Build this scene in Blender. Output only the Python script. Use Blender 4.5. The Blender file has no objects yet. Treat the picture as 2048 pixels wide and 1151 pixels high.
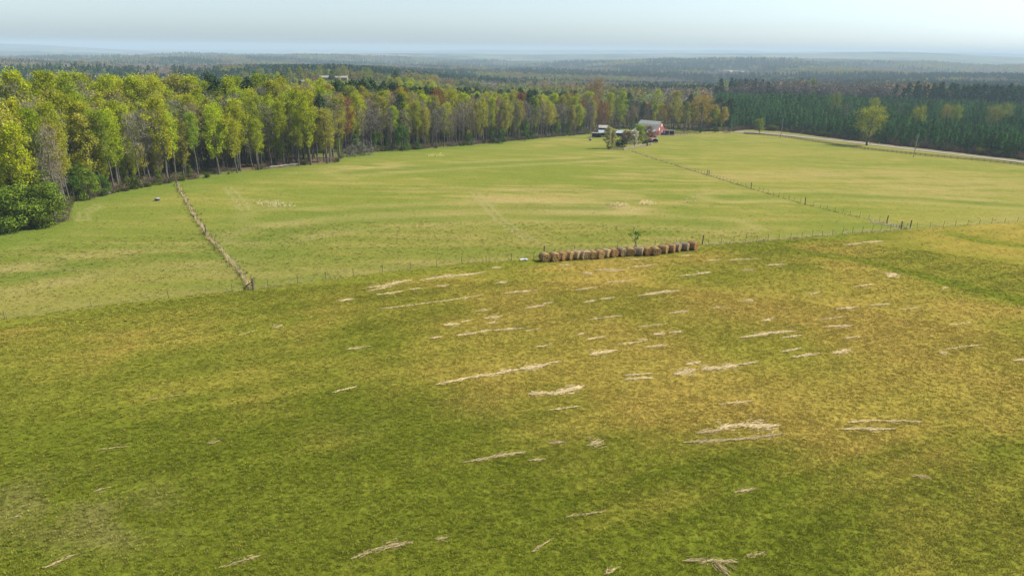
import bpy, math, random
import numpy as np
from mathutils import Matrix, Vector
R_ = math.radians
rng = np.random.default_rng(7)
random.seed(7)
S = bpy.context.scene
COL = S.collection

# ------------------------------------------------------------------ camera
F = 1365.0
PITCH = math.atan((575.5 - 99.0) / F)
ROLL = R_(0.62)
CZ = 30.0
CAM_M = Matrix.Rotation(math.pi / 2 - PITCH, 3, 'X') @ Matrix.Rotation(ROLL, 3, 'Z')
CM = np.array(CAM_M)
cd = bpy.data.cameras.new('camera'); cam = bpy.data.objects.new('camera', cd); COL.objects.link(cam)
cam.matrix_world = Matrix.Translation((0, 0, CZ)) @ CAM_M.to_4x4()
cd.sensor_width = 36.0; cd.lens = F / 2048 * 36.0
cd.clip_start = 0.5; cd.clip_end = 40000
S.camera = cam

def proj(x, y, z):
    """photo pixel (2048 wide) of world points"""
    p = np.stack([np.asarray(x, float), np.asarray(y, float), np.asarray(z, float) - CZ], -1) @ CM
    d = np.where(-p[..., 2] > 0.1, -p[..., 2], 0.1)
    return 1024 + F * p[..., 0] / d, 575.5 - F * p[..., 1] / d

# ------------------------------------------------------------------ noise
def _h(ix, iy, seed):
    n = (ix.astype(np.int64) * 374761393 + iy.astype(np.int64) * 668265263 + seed * 974711) & 0xffffffff
    n = ((n ^ (n >> 13)) * 1274126177) & 0xffffffff
    return ((n ^ (n >> 16)) & 0xffff) / 65535.0

def vnoise(x, y, seed=0):
    ix, iy = np.floor(x), np.floor(y)
    fx, fy = x - ix, y - iy
    fx, fy = fx * fx * (3 - 2 * fx), fy * fy * (3 - 2 * fy)
    a, b = _h(ix, iy, seed), _h(ix + 1, iy, seed)
    c, d = _h(ix, iy + 1, seed), _h(ix + 1, iy + 1, seed)
    return (a + (b - a) * fx) * (1 - fy) + (c + (d - c) * fx) * fy

def fbm(x, y, scale, seed=0, octv=4):
    x, y = np.asarray(x, float), np.asarray(y, float)
    t, a, s, n = 0.0, 1.0, 1.0 / scale, 0.0
    for k in range(octv):
        t = t + a * vnoise(x * s + 17.3 * k, y * s - 9.1 * k, seed + k); n += a; a *= .5; s *= 2.03
    return t / n

def sst(a, b, x):
    t = np.clip((x - a) / (b - a), 0, 1); return t * t * (3 - 2 * t)

# ------------------------------------------------------------------ terrain
TU = np.array([0, 300, 650, 1024, 1300, 1536, 1800, 2048], float)
TR = np.array([700, 1000, 1500, 2000, 3000, 5000, 8000, 15000], float)
TC = np.array([[62, 62, 36, 62, 62, 73, 74, 75],
               [30, 34, 27, 52, 52, 54, 52, 52],
               [24, 26, 24, 40, 44, 42, 34, 30],
               [20, 21, 20, 30, 34, 32, 27, 24],
               [14, 15, 16, 20, 22, 21, 18, 17],
               [8, 9, 10, 12, 12, 11, 9, 10],
               [4.5, 5.5, 6.5, 7, 7, 6.5, 2.5, 4],
               [1.5, 2, 2.5, 3, 3, 2.5, 1.5, 1]], float)
TH = np.array([22, 22, 22, 22, 22, 22, 22, 10], float)
DY = TC + (TH * 1530 / TR)[:, None]
DY[0, 2] = 36 + 13 * 1530 / 700; DY[0, 5:] = TC[0, 5:] + 12 * 1530 / 700
TZ = CZ - TR[:, None] * np.tan(PITCH - np.arctan(np.tan(PITCH) - DY / F))
LTR = np.log(TR)

def H(x, y):
    x, y = np.asarray(x, float), np.asarray(y, float)
    r = np.hypot(x, y)
    sl = 0.05 - 0.012 * sst(40, -110, x)
    yy = np.where(y > 0, r * 0.5 + y * 0.5, y)
    near = -sl * 14 * np.logaddexp(0, (yy - 55) / 14)
    near = near + 0.7 * (fbm(x, y, 60, 3, 2) - .5) * sst(20, 80, r)
    az = np.arctan2(x, np.maximum(y, 1e-3))
    u = np.clip(1024 + F * np.tan(np.clip(az, -1.2, 1.2)) / math.cos(PITCH), 0, 2047.9)
    lr = np.log(np.clip(r, 700, 14999))
    # bilinear in (u, log r) with smooth steps in u
    iu = np.clip(np.searchsorted(TU, u, 'right') - 1, 0, len(TU) - 2)
    fu = (u - TU[iu]) / (TU[iu + 1] - TU[iu]); fu = fu * fu * (3 - 2 * fu)
    ir = np.clip(np.searchsorted(LTR, lr, 'right') - 1, 0, len(TR) - 2)
    fr = (lr - LTR[ir]) / (LTR[ir + 1] - LTR[ir])
    z0 = TZ[ir, iu] * (1 - fu) + TZ[ir, iu + 1] * fu
    z1 = TZ[ir + 1, iu] * (1 - fu) + TZ[ir + 1, iu + 1] * fu
    far = z0 * (1 - fr) + z1 * fr
    amp = 7 * sst(650, 1500, r) + 20 * sst(1200, 4000, r) + 26 * sst(4000, 9000, r)
    ns = (fbm(x, y, 950, 11, 3) - .5) * 4.2 - .45
    nl = (fbm(x * .6, y, 2600, 23, 2) - .5) * 4.0 - .35
    far = far + amp * (ns * sst(9000, 2500, r) + nl * sst(1500, 6000, r))
    w = sst(380, 640, r)
    return near * (1 - w) + far * w

def h1(x, y):
    return float(H(np.array([x]), np.array([y]))[0])

def at(u, v):
    d = CM @ np.array([(u - 1024) / F, -(v - 575.5) / F, -1.0])
    t = np.concatenate([np.arange(20, 900, 1.0), np.arange(900, 9000, 10.0)])
    X, Y, Z = d[0] * t, d[1] * t, CZ + d[2] * t
    g = Z - H(X, Y)
    k = int(np.argmax(g < 0)) if (g < 0).any() else len(t) - 1
    k = max(k, 1)
    a = g[k - 1] / (g[k - 1] - g[k] + 1e-9)
    tt = t[k - 1] + a * (t[k] - t[k - 1])
    x, y = d[0] * tt, d[1] * tt
    return Vector((x, y, h1(x, y)))

def at_top(u, v, h, r0=200, r1=2500):
    """ground point where a thing of height h shows its top at the pixel"""
    rs = np.arange(r0, r1, 2.0)
    az = math.atan((u - 1024) * math.cos(PITCH) / F)
    X, Y = rs * math.sin(az), rs * math.cos(az)
    uu, vv = proj(X, Y, H(X, Y) + h)
    # refine the azimuth
    az += math.atan((u - uu[np.argmin(abs(vv - v))]) * math.cos(PITCH) / F)
    X, Y = rs * math.sin(az), rs * math.cos(az)
    uu, vv = proj(X, Y, H(X, Y) + h)
    k = int(np.argmax(vv <= v)) if (vv <= v).any() else int(np.argmin(abs(vv - v)))
    return Vector((X[k], Y[k], h1(X[k], Y[k])))

# ------------------------------------------------------------------ mesh builder
class MB:
    def __init__(self): self.v, self.f, self.r, self.m = [], [], [], []
    def face(self, pts, rnd=None, mi=0):
        n = len(self.v); self.v.extend(tuple(p) for p in pts)
        self.f.append(tuple(range(n, n + len(pts)))); self.r.append(random.random() if rnd is None else rnd); self.m.append(mi)
    def poly(self, verts, faces, mi=0):
        n = len(self.v); self.v.extend(tuple(p) for p in verts)
        for f in faces:
            self.f.append(tuple(n + i for i in f)); self.r.append(random.random()); self.m.append(mi)
    def box(self, c, s, rz=0.0, mi=0, M=None):
        x, y, z = s[0] / 2, s[1] / 2, s[2] / 2
        vs = [Vector((a * x, b * y, e * z)) for e in (-1, 1) for (a, b) in ((-1, -1), (1, -1), (1, 1), (-1, 1))]
        m = M if M is not None else Matrix.Rotation(rz, 3, 'Z')
        vs = [m @ q + Vector(c) for q in vs]
        self.poly(vs, [(3, 2, 1, 0), (4, 5, 6, 7), (0, 1, 5, 4), (1, 2, 6, 5), (2, 3, 7, 6), (3, 0, 4, 7)], mi)
    def beam(self, a, b, w, h, mi=0):
        a, b = Vector(a), Vector(b); d = (b - a); L = d.length; d.normalize()
        side = d.cross(Vector((0, 0, 1)));
        if side.length < 1e-3: side = Vector((1, 0, 0))
        side.normalize(); up = side.cross(d)
        M = Matrix((d, side, up)).transposed()
        self.box((a + b) / 2, (L, w, h), M=M, mi=mi)
    def tube(self, pts, rads, n=5, mi=0, cap=True):
        base = len(self.v); pts = [Vector(p) for p in pts]
        for i, p in enumerate(pts):
            d = (pts[min(i + 1, len(pts) - 1)] - pts[max(i - 1, 0)]).normalized()
            a = d.orthogonal().normalized(); b = d.cross(a)
            for k in range(n):
                t = 2 * math.pi * k / n
                self.v.append(tuple(p + (a * math.cos(t) + b * math.sin(t)) * rads[i]))
        for i in range(len(pts) - 1):
            for k in range(n):
                q = base + i * n
                self.f.append((q + k, q + (k + 1) % n, q + n + (k + 1) % n, q + n + k)); self.r.append(.5); self.m.append(mi)
        if cap:
            e = base + (len(pts) - 1) * n
            self.f.append(tuple(e + k for k in range(n))); self.r.append(.5); self.m.append(mi)
    def quad(self, c, s, nrm=None, asp=1.0, mi=0, rnd=None):
        n = Vector(nrm) if nrm is not None else Vector((random.gauss(0, 1), random.gauss(0, 1), random.gauss(0, 1)))
        if n.length < 1e-3: n = Vector((0, 0, 1))
        n.normalize(); a = n.orthogonal().normalized(); a.rotate(Matrix.Rotation(random.random() * 6.28, 3, n)); b = n.cross(a)
        c = Vector(c)
        self.face([c - a * s, c - b * s * asp * .8 + n * s * .15, c + a * s, c + b * s * asp * .8 + n * s * .15], rnd, mi)
    def mesh(self, name, mats):
        me = bpy.data.meshes.new(name); me.from_pydata(self.v, [], self.f)
        at_ = me.attributes.new('rnd', 'FLOAT', 'FACE'); at_.data.foreach_set('value', np.array(self.r, np.float32))
        for m in (mats if isinstance(mats, (list, tuple)) else [mats]): me.materials.append(m)
        me.polygons.foreach_set('material_index', np.array(self.m, np.int32))
        me.update(); return me
    def build(self, name, mats, parent=None, loc=None):
        o = bpy.data.objects.new(name, self.mesh(name, mats)); COL.objects.link(o)
        if parent: o.parent = parent
        if loc is not None: o.location = loc
        return o

def tag(o, label=None, cat=None, group=None, kind=None):
    if label: o['label'] = label
    if cat: o['category'] = cat
    if group: o['group'] = group
    if kind: o['kind'] = kind
    return o

def thing(name, loc, label, cat, group=None, rz=0.0, sc=None):
    o = bpy.data.objects.new(name, None); COL.objects.link(o)
    o.location = loc; o.rotation_euler = (0, 0, rz); o.empty_display_size = .3
    if sc: o.scale = sc if isinstance(sc, tuple) else (sc, sc, sc)
    return tag(o, label, cat, group)

# ------------------------------------------------------------------ materials
def mat_new(name):
    m = bpy.data.materials.new(name); m.use_nodes = True; nt = m.node_tree; nt.nodes.clear()
    out = nt.nodes.new('ShaderNodeOutputMaterial'); return m, nt, out
def N(nt, t, **kw):
    n = nt.nodes.new(t)
    for k, v in kw.items(): setattr(n, k, v)
    return n
def noise(nt, scale, detail=4, rough=.55, vec=None, sc=None):
    n = N(nt, 'ShaderNodeTexNoise'); n.inputs['Scale'].default_value = scale; n.inputs['Detail'].default_value = detail; n.inputs['Roughness'].default_value = rough
    if vec is None: vec = N(nt, 'ShaderNodeNewGeometry').outputs['Position']
    if sc:
        mp = N(nt, 'ShaderNodeMapping'); mp.inputs['Scale'].default_value = sc; nt.links.new(vec, mp.inputs['Vector']); vec = mp.outputs[0]
    nt.links.new(vec, n.inputs['Vector']); return n.outputs['Fac']
def mrange(nt, val, a, b, c, d):
    n = N(nt, 'ShaderNodeMapRange'); nt.links.new(val, n.inputs[0])
    for i, v in enumerate((a, b, c, d)): n.inputs[i + 1].default_value = v
    return n.outputs[0]
def mixc(nt, fac, a, b, mode='MIX'):
    n = N(nt, 'ShaderNodeMix', data_type='RGBA', blend_type=mode)
    for sk, v in ((n.inputs[0], fac), (n.inputs[6], a), (n.inputs[7], b)):
        if isinstance(v, (int, float)): sk.default_value = v
        elif isinstance(v, (tuple, list)): sk.default_value = (*v, 1)
        else: nt.links.new(v, sk)
    return n.outputs[2]
def grey(nt, v):
    n = N(nt, 'ShaderNodeCombineColor')
    for i in range(3): nt.links.new(v, n.inputs[i])
    return n.outputs[0]

def surf_mat(name, col, col2=None, scale=3.0, rough=.8, var=.35, bump=.0, stretch=None, metallic=0.0, local=True):
    """plain weathered surface: two colours mixed by noise, value varied by a finer noise"""
    m, nt, out = mat_new(name)
    vec = N(nt, 'ShaderNodeTexCoord').outputs['Object'] if local else None
    f = mrange(nt, noise(nt, scale, 5, .6, vec, stretch), .35, .65, 0, 1)
    c = mixc(nt, f, col, col2 or tuple(x * .6 for x in col))
    v = mrange(nt, noise(nt, scale * 6, 3, .6, vec, stretch), .25, .75, 1 - var, 1 + var)
    c = mixc(nt, 1.0, c, grey(nt, v), 'MULTIPLY')
    b = N(nt, 'ShaderNodeBsdfPrincipled'); nt.links.new(c, b.inputs['Base Color'])
    b.inputs['Roughness'].default_value = rough; b.inputs['Metallic'].default_value = metallic
    b.inputs['Specular IOR Level'].default_value = .25
    if bump:
        bp = N(nt, 'ShaderNodeBump'); bp.inputs['Strength'].default_value = bump; bp.inputs['Distance'].default_value = .05
        nt.links.new(noise(nt, scale * 8, 3, .6, vec, stretch), bp.inputs['Height']); nt.links.new(bp.outputs[0], b.inputs['Normal'])
    nt.links.new(b.outputs[0], out.inputs[0]); return m

def leaf_mat(name, mode, var=.45, trans=.46, yellow=.10, up=False):
    """foliage; the colour is the object's own (mode OBJ) or the instance's (mode INST); faces vary one by one"""
    m, nt, out = mat_new(name)
    if mode == 'OBJ': base = N(nt, 'ShaderNodeObjectInfo').outputs['Color']
    else:
        a = N(nt, 'ShaderNodeAttribute', attribute_type='INSTANCER', attribute_name='col'); base = a.outputs['Color']
    rn = N(nt, 'ShaderNodeAttribute', attribute_type='GEOMETRY', attribute_name='rnd').outputs['Fac']
    v = mrange(nt, rn, 0, 1, 1 - var, 1 + var)
    c = mixc(nt, 1.0, base, grey(nt, v), 'MULTIPLY')
    hv = N(nt, 'ShaderNodeHueSaturation'); nt.links.new(c, hv.inputs['Color'])
    wn = N(nt, 'ShaderNodeTexWhiteNoise', noise_dimensions='1D'); nt.links.new(rn, wn.inputs['W'])
    nt.links.new(mrange(nt, wn.outputs['Value'], 0, 1, .5 - .06 * yellow * 2, .5 + .05 * yellow * 2), hv.inputs['Hue'])
    c = hv.outputs[0]
    d = N(nt, 'ShaderNodeBsdfDiffuse'); t = N(nt, 'ShaderNodeBsdfTranslucent'); mx = N(nt, 'ShaderNodeMixShader')
    mx.inputs[0].default_value = trans
    if up:
        gm = N(nt, 'ShaderNodeNewGeometry'); va = N(nt, 'ShaderNodeVectorMath', operation='MULTIPLY_ADD'); nt.links.new(gm.outputs['Normal'], va.inputs[0])
        va.inputs[1].default_value = (.28, .28, .28); va.inputs[2].default_value = (0, 0, 1); vn = N(nt, 'ShaderNodeVectorMath', operation='NORMALIZE')
        nt.links.new(va.outputs[0], vn.inputs[0]); nt.links.new(vn.outputs[0], d.inputs['Normal'])
    for s in (d, t): nt.links.new(c, s.inputs['Color'])
    nt.links.new(d.outputs[0], mx.inputs[1]); nt.links.new(t.outputs[0], mx.inputs[2]); nt.links.new(mx.outputs[0], out.inputs[0])
    return m

LEAF_O, LEAF_I = leaf_mat('spring_leaves', 'OBJ'), leaf_mat('spring_leaves_woods', 'INST')
NEED_O, NEED_I = leaf_mat('evergreen_needles', 'OBJ', .5, .12, .15), leaf_mat('evergreen_needles_woods', 'INST', .5, .12, .15)
TWIG_O, TWIG_I = leaf_mat('bare_twigs', 'OBJ', .35, .0, .2), leaf_mat('bare_twigs_woods', 'INST', .35, .0, .2)
GRASS_I = leaf_mat('grass_blades', 'INST', .38, .12, .2, True)
BARK = surf_mat('bark', (.060, .052, .044), (.11, .098, .086), 1.2, .95, .4)
BARK_PALE = surf_mat('weathered_dead_wood', (.42, .38, .34), (.28, .25, .22), 2, .9, .25)

# ------------------------------------------------------------------ fence lines and edges, read off the photo
CROSS = [(-260, 662), (0, 640), (50, 633), (117, 624), (182, 614), (308, 600), (425, 587), (505, 580), (590, 568), (668, 557), (740, 548),
         (845, 536), (940, 526), (1057, 519), (1085, 515), (1180, 507), (1300, 498), (1403, 490), (1500, 484), (1600, 476), (1700, 467), (1780, 461),
         (1820, 457), (1900, 452), (2048, 443), (2300, 430)]
CX = np.array([p[0] for p in CROSS], float); CY = np.array([p[1] for p in CROSS], float)
EDGE = [(-500, 545), (-250, 500), (0, 462), (60, 456), (135, 441), (142, 405), (220, 388), (330, 367), (356, 362), (420, 354), (500, 341), (600, 333), (676, 324),
        (690, 311), (760, 303), (850, 298), (950, 290), (1050, 280), (1120, 273), (1180, 268), (1215, 258), (1330, 258), (1420, 263), (1465, 263),
        (1490, 259), (1560, 262), (1620, 269), (1700, 280), (1850, 297), (2048, 320), (2400, 368)]
EU, ER = [], []
for (u_, v_) in EDGE:
    p_ = at(u_, v_); EU.append(math.atan2(p_.x, p_.y)); ER.append(math.hypot(p_.x, p_.y))
EU, ER = np.array(EU), np.array(ER)
def edge_r(x, y):
    return np.interp(np.arctan2(x, np.maximum(y, 1e-3)), EU, ER)
def u_of(x, y):
    return 1024 + F * np.tan(np.clip(np.arctan2(x, np.maximum(y, 1e-3)), -1.2, 1.2)) / math.cos(PITCH)

def seg_dist(u, v, pts, sv=1.0):
    """distance to a polyline, v weighted by sv"""
    best = np.full(np.shape(u), 1e9)
    for (a, b) in zip(pts[:-1], pts[1:]):
        ax, ay, bx, by = a[0], a[1] * sv, b[0], b[1] * sv
        dx, dy = bx - ax, by - ay
        t = np.clip(((u - ax) * dx + (v * sv - ay) * dy) / (dx * dx + dy * dy + 1e-9), 0, 1)
        best = np.minimum(best, np.hypot(u - ax - t * dx, v * sv - ay - t * dy))
    return best
def world_line(pts, step=None):
    w = [at(*p) for p in pts]
    if not step: return w
    out = [w[0]]
    for a, b in zip(w[:-1], w[1:]):
        n = max(1, int(round((b - a).length / step)))
        for k in range(1, n + 1):
            q = a.lerp(b, k / n); q.z = h1(q.x, q.y); out.append(q)
    return out

SWALE = [(at(1500, 497)), at(1600, 503), at(1720, 520), at(1850, 552), at(1960, 580), at(2100, 615)]
SWALE2 = [at(1905, 466), at(1960, 482), at(2048, 492), at(2200, 510)]
def dist_line(x, y, line):
    return seg_dist(x, y, [(p.x, p.y) for p in line])

GREEN = np.array((.090, .107, .010)); GREEN2 = np.array((.136, .141, .018)); GOLD = np.array((.226, .167, .036)); OLIVE = np.array((.162, .149, .022))
MIDG = np.array((.110, .128, .021)); MIDY = np.array((.158, .150, .033)); TANC = np.array((.225, .178, .068))
PINE_C = np.array((.030, .062, .036)); BARE_C = np.array((.150, .135, .110)); LEAFY_C = np.array((.150, .175, .050)); RUST_C = np.array((.18, .135, .075))
def g2(u, v, cu, cv, su, sv): return np.exp(-((u - cu) / su) ** 2 - ((v - cv) / sv) ** 2)

_wa, _wb = at(875, 768), at(1090, 730); WDIR = ((_wb - _wa).xy.normalized().x, (_wb - _wa).xy.normalized().y)
CLEAR = []   # clearings in the far woods: (x, y, half width, half depth, colour)
def clearing(u, v, hw, hd, col):
    p = at(u, v); CLEAR.append((p.x, p.y, hw, hd, np.array(col)))
def add_clear(x, y, hw, hd, col): CLEAR.append((x, y, hw, hd, np.array(col)))

def far_class(x, y):
    """0 bare, 1 leafy, 2 pine, 3 rust: which trees the far woods are made of at a place"""
    r = np.hypot(x, y); u = u_of(x, y)
    a = fbm(x, y, 260, 41, 3) + .30 * (fbm(x, y, 1200, 45, 2) - .5)
    b = fbm(x, y, 170, 57, 3)
    c = np.where(a > .515, 2, np.where(b > .49, 1, 0))
    c = np.where((c == 0) & (fbm(x, y, 90, 63, 2) > .66), 3, c)
    # the bands the photo shows
    c = np.where((u < 330) & (r > 720) & (r < 1300) & (a < .62), 0, c)
    c = np.where((u > 480) & (u < 960) & (r > 930) & (r < 1300), 2, c)
    c = np.where((u > 560) & (u < 800) & (r > 560) & (r < 800), np.where(b > .42, 1, c), c)
    c = np.where((u > 1450) & (r > 740) & (r < 1000) & (a < .62), np.where(b > .44, 1, np.where(b > .38, 3, 0)), c)
    c = np.where((u > 1400) & (r > 1080) & (r < 1750) & (a > .40), 2, c)
    return c

def ground_col(x, y):
    x, y = np.asarray(x, float), np.asarray(y, float)
    r = np.hypot(x, y); z = H(x, y); u, v = proj(x, y, z)
    re = edge_r(x, y)
    cyv = np.interp(u, CX, CY)
    near = (v > cyv) | (y < 20)
    n1 = fbm(x, y, 14, 71, 4); n2 = fbm(x, y, 3.5, 75, 3); n3 = fbm(x, y, 40, 79, 3)
    ns = fbm(x * .22, y, 3.0, 83, 3)           # streaks across the slope
    # foreground hay field
    gold = (.80 * g2(u, v, 1330, 640, 430, 130) + .8 * g2(u, v, 1880, 650, 380, 170) + .55 * g2(u, v, 1350, 800, 620, 190) + .55 * g2(u, v, 870, 590, 190, 50) + .75 * g2(u, v, 1500, 790, 380, 80)
            + .75 * g2(u, v, 1950, 520, 160, 40) + .55 * g2(u, v, 1980, 780, 200, 80) + .45 * g2(u, v, 1000, 700, 220, 80) + .35 * g2(u, v, 1250, 1010, 140, 40))
    gold = gold + (n1 - .5) * 1.0 + (n3 - .5) * .8 + (n2 - .5) * .45
    ds = np.minimum(dist_line(x, y, SWALE), dist_line(x, y, SWALE2))
    gold = gold - 1.1 * sst(3.2, .3, ds)
    fs = (v - cyv) / np.maximum(1.0, 1365 * 3.5 / np.maximum(r, 20) * .30)
    gold = gold - 1.2 * sst(1.6, .2, np.abs(fs)) * (u < 1700)
    wx, wy = x * WDIR[0] + y * WDIR[1], -x * WDIR[1] + y * WDIR[0]      # along and across the old windrows
    rows = fbm(wx * .06, wy, 1.6, 87, 3) - .5
    gold = np.clip(gold + rows * .7, -.1, 1.1)
    gr = GREEN + (GREEN2 - GREEN) * np.clip(.35 + (n3 - .5) * 2.2 + (n1 - .5) * 1.2 + .35 * g2(u, v, 100, 760, 400, 160), 0, 1)[..., None]
    gd = OLIVE + (GOLD - OLIVE) * np.clip(.5 + (n1 - .5) * 2.0 + (n3 - .5), 0, 1)[..., None]
    cn = gr + (gd - gr) * sst(-.25, 1.2, gold)[..., None]
    cn = cn * (1 + .32 * rows)[..., None]
    pale = np.clip(g2(u, v, 100, 1040, 240, 60) * (n2 * 1.6 - .55), 0, 1) + np.clip(g2(u, v, 850, 850, 200, 60) * (n1 - .45), 0, 1) * .5
    cn = cn + (np.array((.21, .17, .075)) - cn) * np.clip(pale, 0, .6)[..., None]
    # pasture beyond the cross fence
    tan = (.5 * g2(u, v, 900, 410, 330, 16) + .5 * g2(u, v, 1120, 385, 260, 18) + .5 * g2(u, v, 1640, 352, 260, 14) + .55 * g2(u, v, 1950, 372, 260, 22) + .4 * g2(u, v, 1300, 345, 160, 14)
           + .45 * g2(u, v, 180, 505, 260, 40) + .3 * g2(u, v, 700, 330, 140, 10) + .4 * g2(u, v, 1130, 276, 50, 5) + .3 * g2(u, v, 860, 345, 200, 12) + .3 * g2(u, v, 1280, 410, 200, 20))
    tan = tan + (ns - .5) * 1.3 + (n1 - .5) * .8 + (n3 - .5) * .6
    cm = MIDG + (MIDY - MIDG) * np.clip(.45 + (n3 - .5) * 1.6 + (ns - .5) * 2.0 + .3 * (u > 1400), 0, 1)[..., None]
    cm = cm + (TANC - cm) * (np.clip(tan - .18, 0, .8))[..., None]
    for line in BANDS:
        d = dist_line(x, y, line)
        cm = cm + (np.array((.085, .112, .018)) - cm) * (.62 * np.exp(-(d / 3.2) ** 2) * (.4 + 1.2 * n1))[..., None]
        cm = cm + (np.array((.235, .195, .08)) - cm) * (.45 * np.exp(-((d - 7.5) / 2.2) ** 2) * n1 * 1.4)[..., None]
    # greener edge by the wood and behind the cross fence on the left
    az_ = np.arctan2(x, np.maximum(y, 1e-3)); re2 = sum(np.interp(az_ + k_, EU, ER) for k_ in np.linspace(-.07, .07, 9)) / 9
    eg = np.clip(sst(34, 0, np.maximum(re2, re) - r) * (u < 1200) + .5 * g2(u, v, 520, 500, 120, 60), 0, 1)
    cm = cm + (np.array((.075, .112, .014)) - cm) * (.8 * eg)[..., None]
    # old wheel tracks
    for line in TRACKS:
        d = np.abs(dist_line(x, y, line) - .9)
        cm = cm + (np.array((.20, .18, .075)) - cm) * (.55 * sst(.7, .2, d))[..., None]
    c = np.where(near[..., None], cn, cm)
    # floor of the woods
    fl = np.array((.115, .085, .045)) + (np.array((.10, .12, .03)) - np.array((.115, .085, .045))) * sst(.46, .62, fbm(x, y, 22, 91, 3))[..., None]
    wf = sst(-1.0, 2.5, r - re + (n2 - .5) * 3)
    c = c + (fl - c) * wf[..., None]
    # far woods
    k = far_class(x, y)
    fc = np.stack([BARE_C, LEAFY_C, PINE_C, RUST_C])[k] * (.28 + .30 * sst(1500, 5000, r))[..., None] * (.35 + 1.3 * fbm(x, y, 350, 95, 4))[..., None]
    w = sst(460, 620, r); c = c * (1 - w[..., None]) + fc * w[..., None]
    for (cx, cy, hw, hd, col) in CLEAR:
        m = sst(1.15, .85, np.maximum(np.abs(x - cx) / hw, np.abs(y - cy) / hd) + .25 * (fbm(x, y, hw, 33, 2) - .5))
        c = c + (col * (.8 + .4 * n3)[..., None] - c) * m[..., None]
    return c

BANDS = [world_line([(540, 470), (640, 452), (760, 440), (900, 433), (1050, 431), (1250, 437), (1430, 449)]), world_line([(560, 432), (700, 424), (850, 418), (1000, 414), (1200, 416)]), world_line([(1450, 395), (1650, 388), (1850, 398), (2048, 412)]), world_line([(700, 345), (900, 332), (1100, 322), (1220, 316)]), world_line([(20, 560), (150, 535), (300, 515), (420, 505)])]
TRACKS = [world_line([(950, 385), (965, 402), (1000, 440), (1060, 480)]), world_line([(165, 440), (170, 425), (195, 412)]), world_line([(455, 375), (475, 395), (490, 420)])]
clearing(310, 128, 60, 40, (.42, .34, .2))
clearing(945, 143, 55, 50, (.20, .24, .07))
_p = at_top(1478, 178, 0, 700, 900)
add_clear(_p.x, _p.y + 12, 42, 16, (.46, .26, .14))
_p = at_top(1560, 190, 1, 690, 900); add_clear(_p.x - 6, _p.y + 8, 20, 8, (.40, .28, .17))
for (cu_, cr_, ch_, cd_, cc_) in ((560, 3000, 160, 130, (.26, .26, .10)), (1010, 2500, 150, 140, (.24, .25, .08)), (1240, 2300, 120, 120, (.30, .24, .14)), (1700, 3600, 200, 160, (.24, .25, .10)), (120, 2400, 140, 120, (.24, .24, .10)), (780, 4200, 240, 220, (.28, .26, .13)), (1420, 2900, 160, 140, (.30, .26, .14)), (330, 1500, 70, 60, (.36, .30, .18))):
    ca_ = math.atan((cu_ - 1024) * math.cos(PITCH) / F); add_clear(cr_ * math.sin(ca_), cr_ * math.cos(ca_), ch_, cd_, cc_)
HOUSE = at_top(668, 151, 4, 600, 900)
add_clear(HOUSE.x, HOUSE.y - 34, 44, 44, (.13, .16, .045))
BARN = at(1321, 270.5)
add_clear(BARN.x - 8, BARN.y, 26, 10, (.14, .12, .055))

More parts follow.
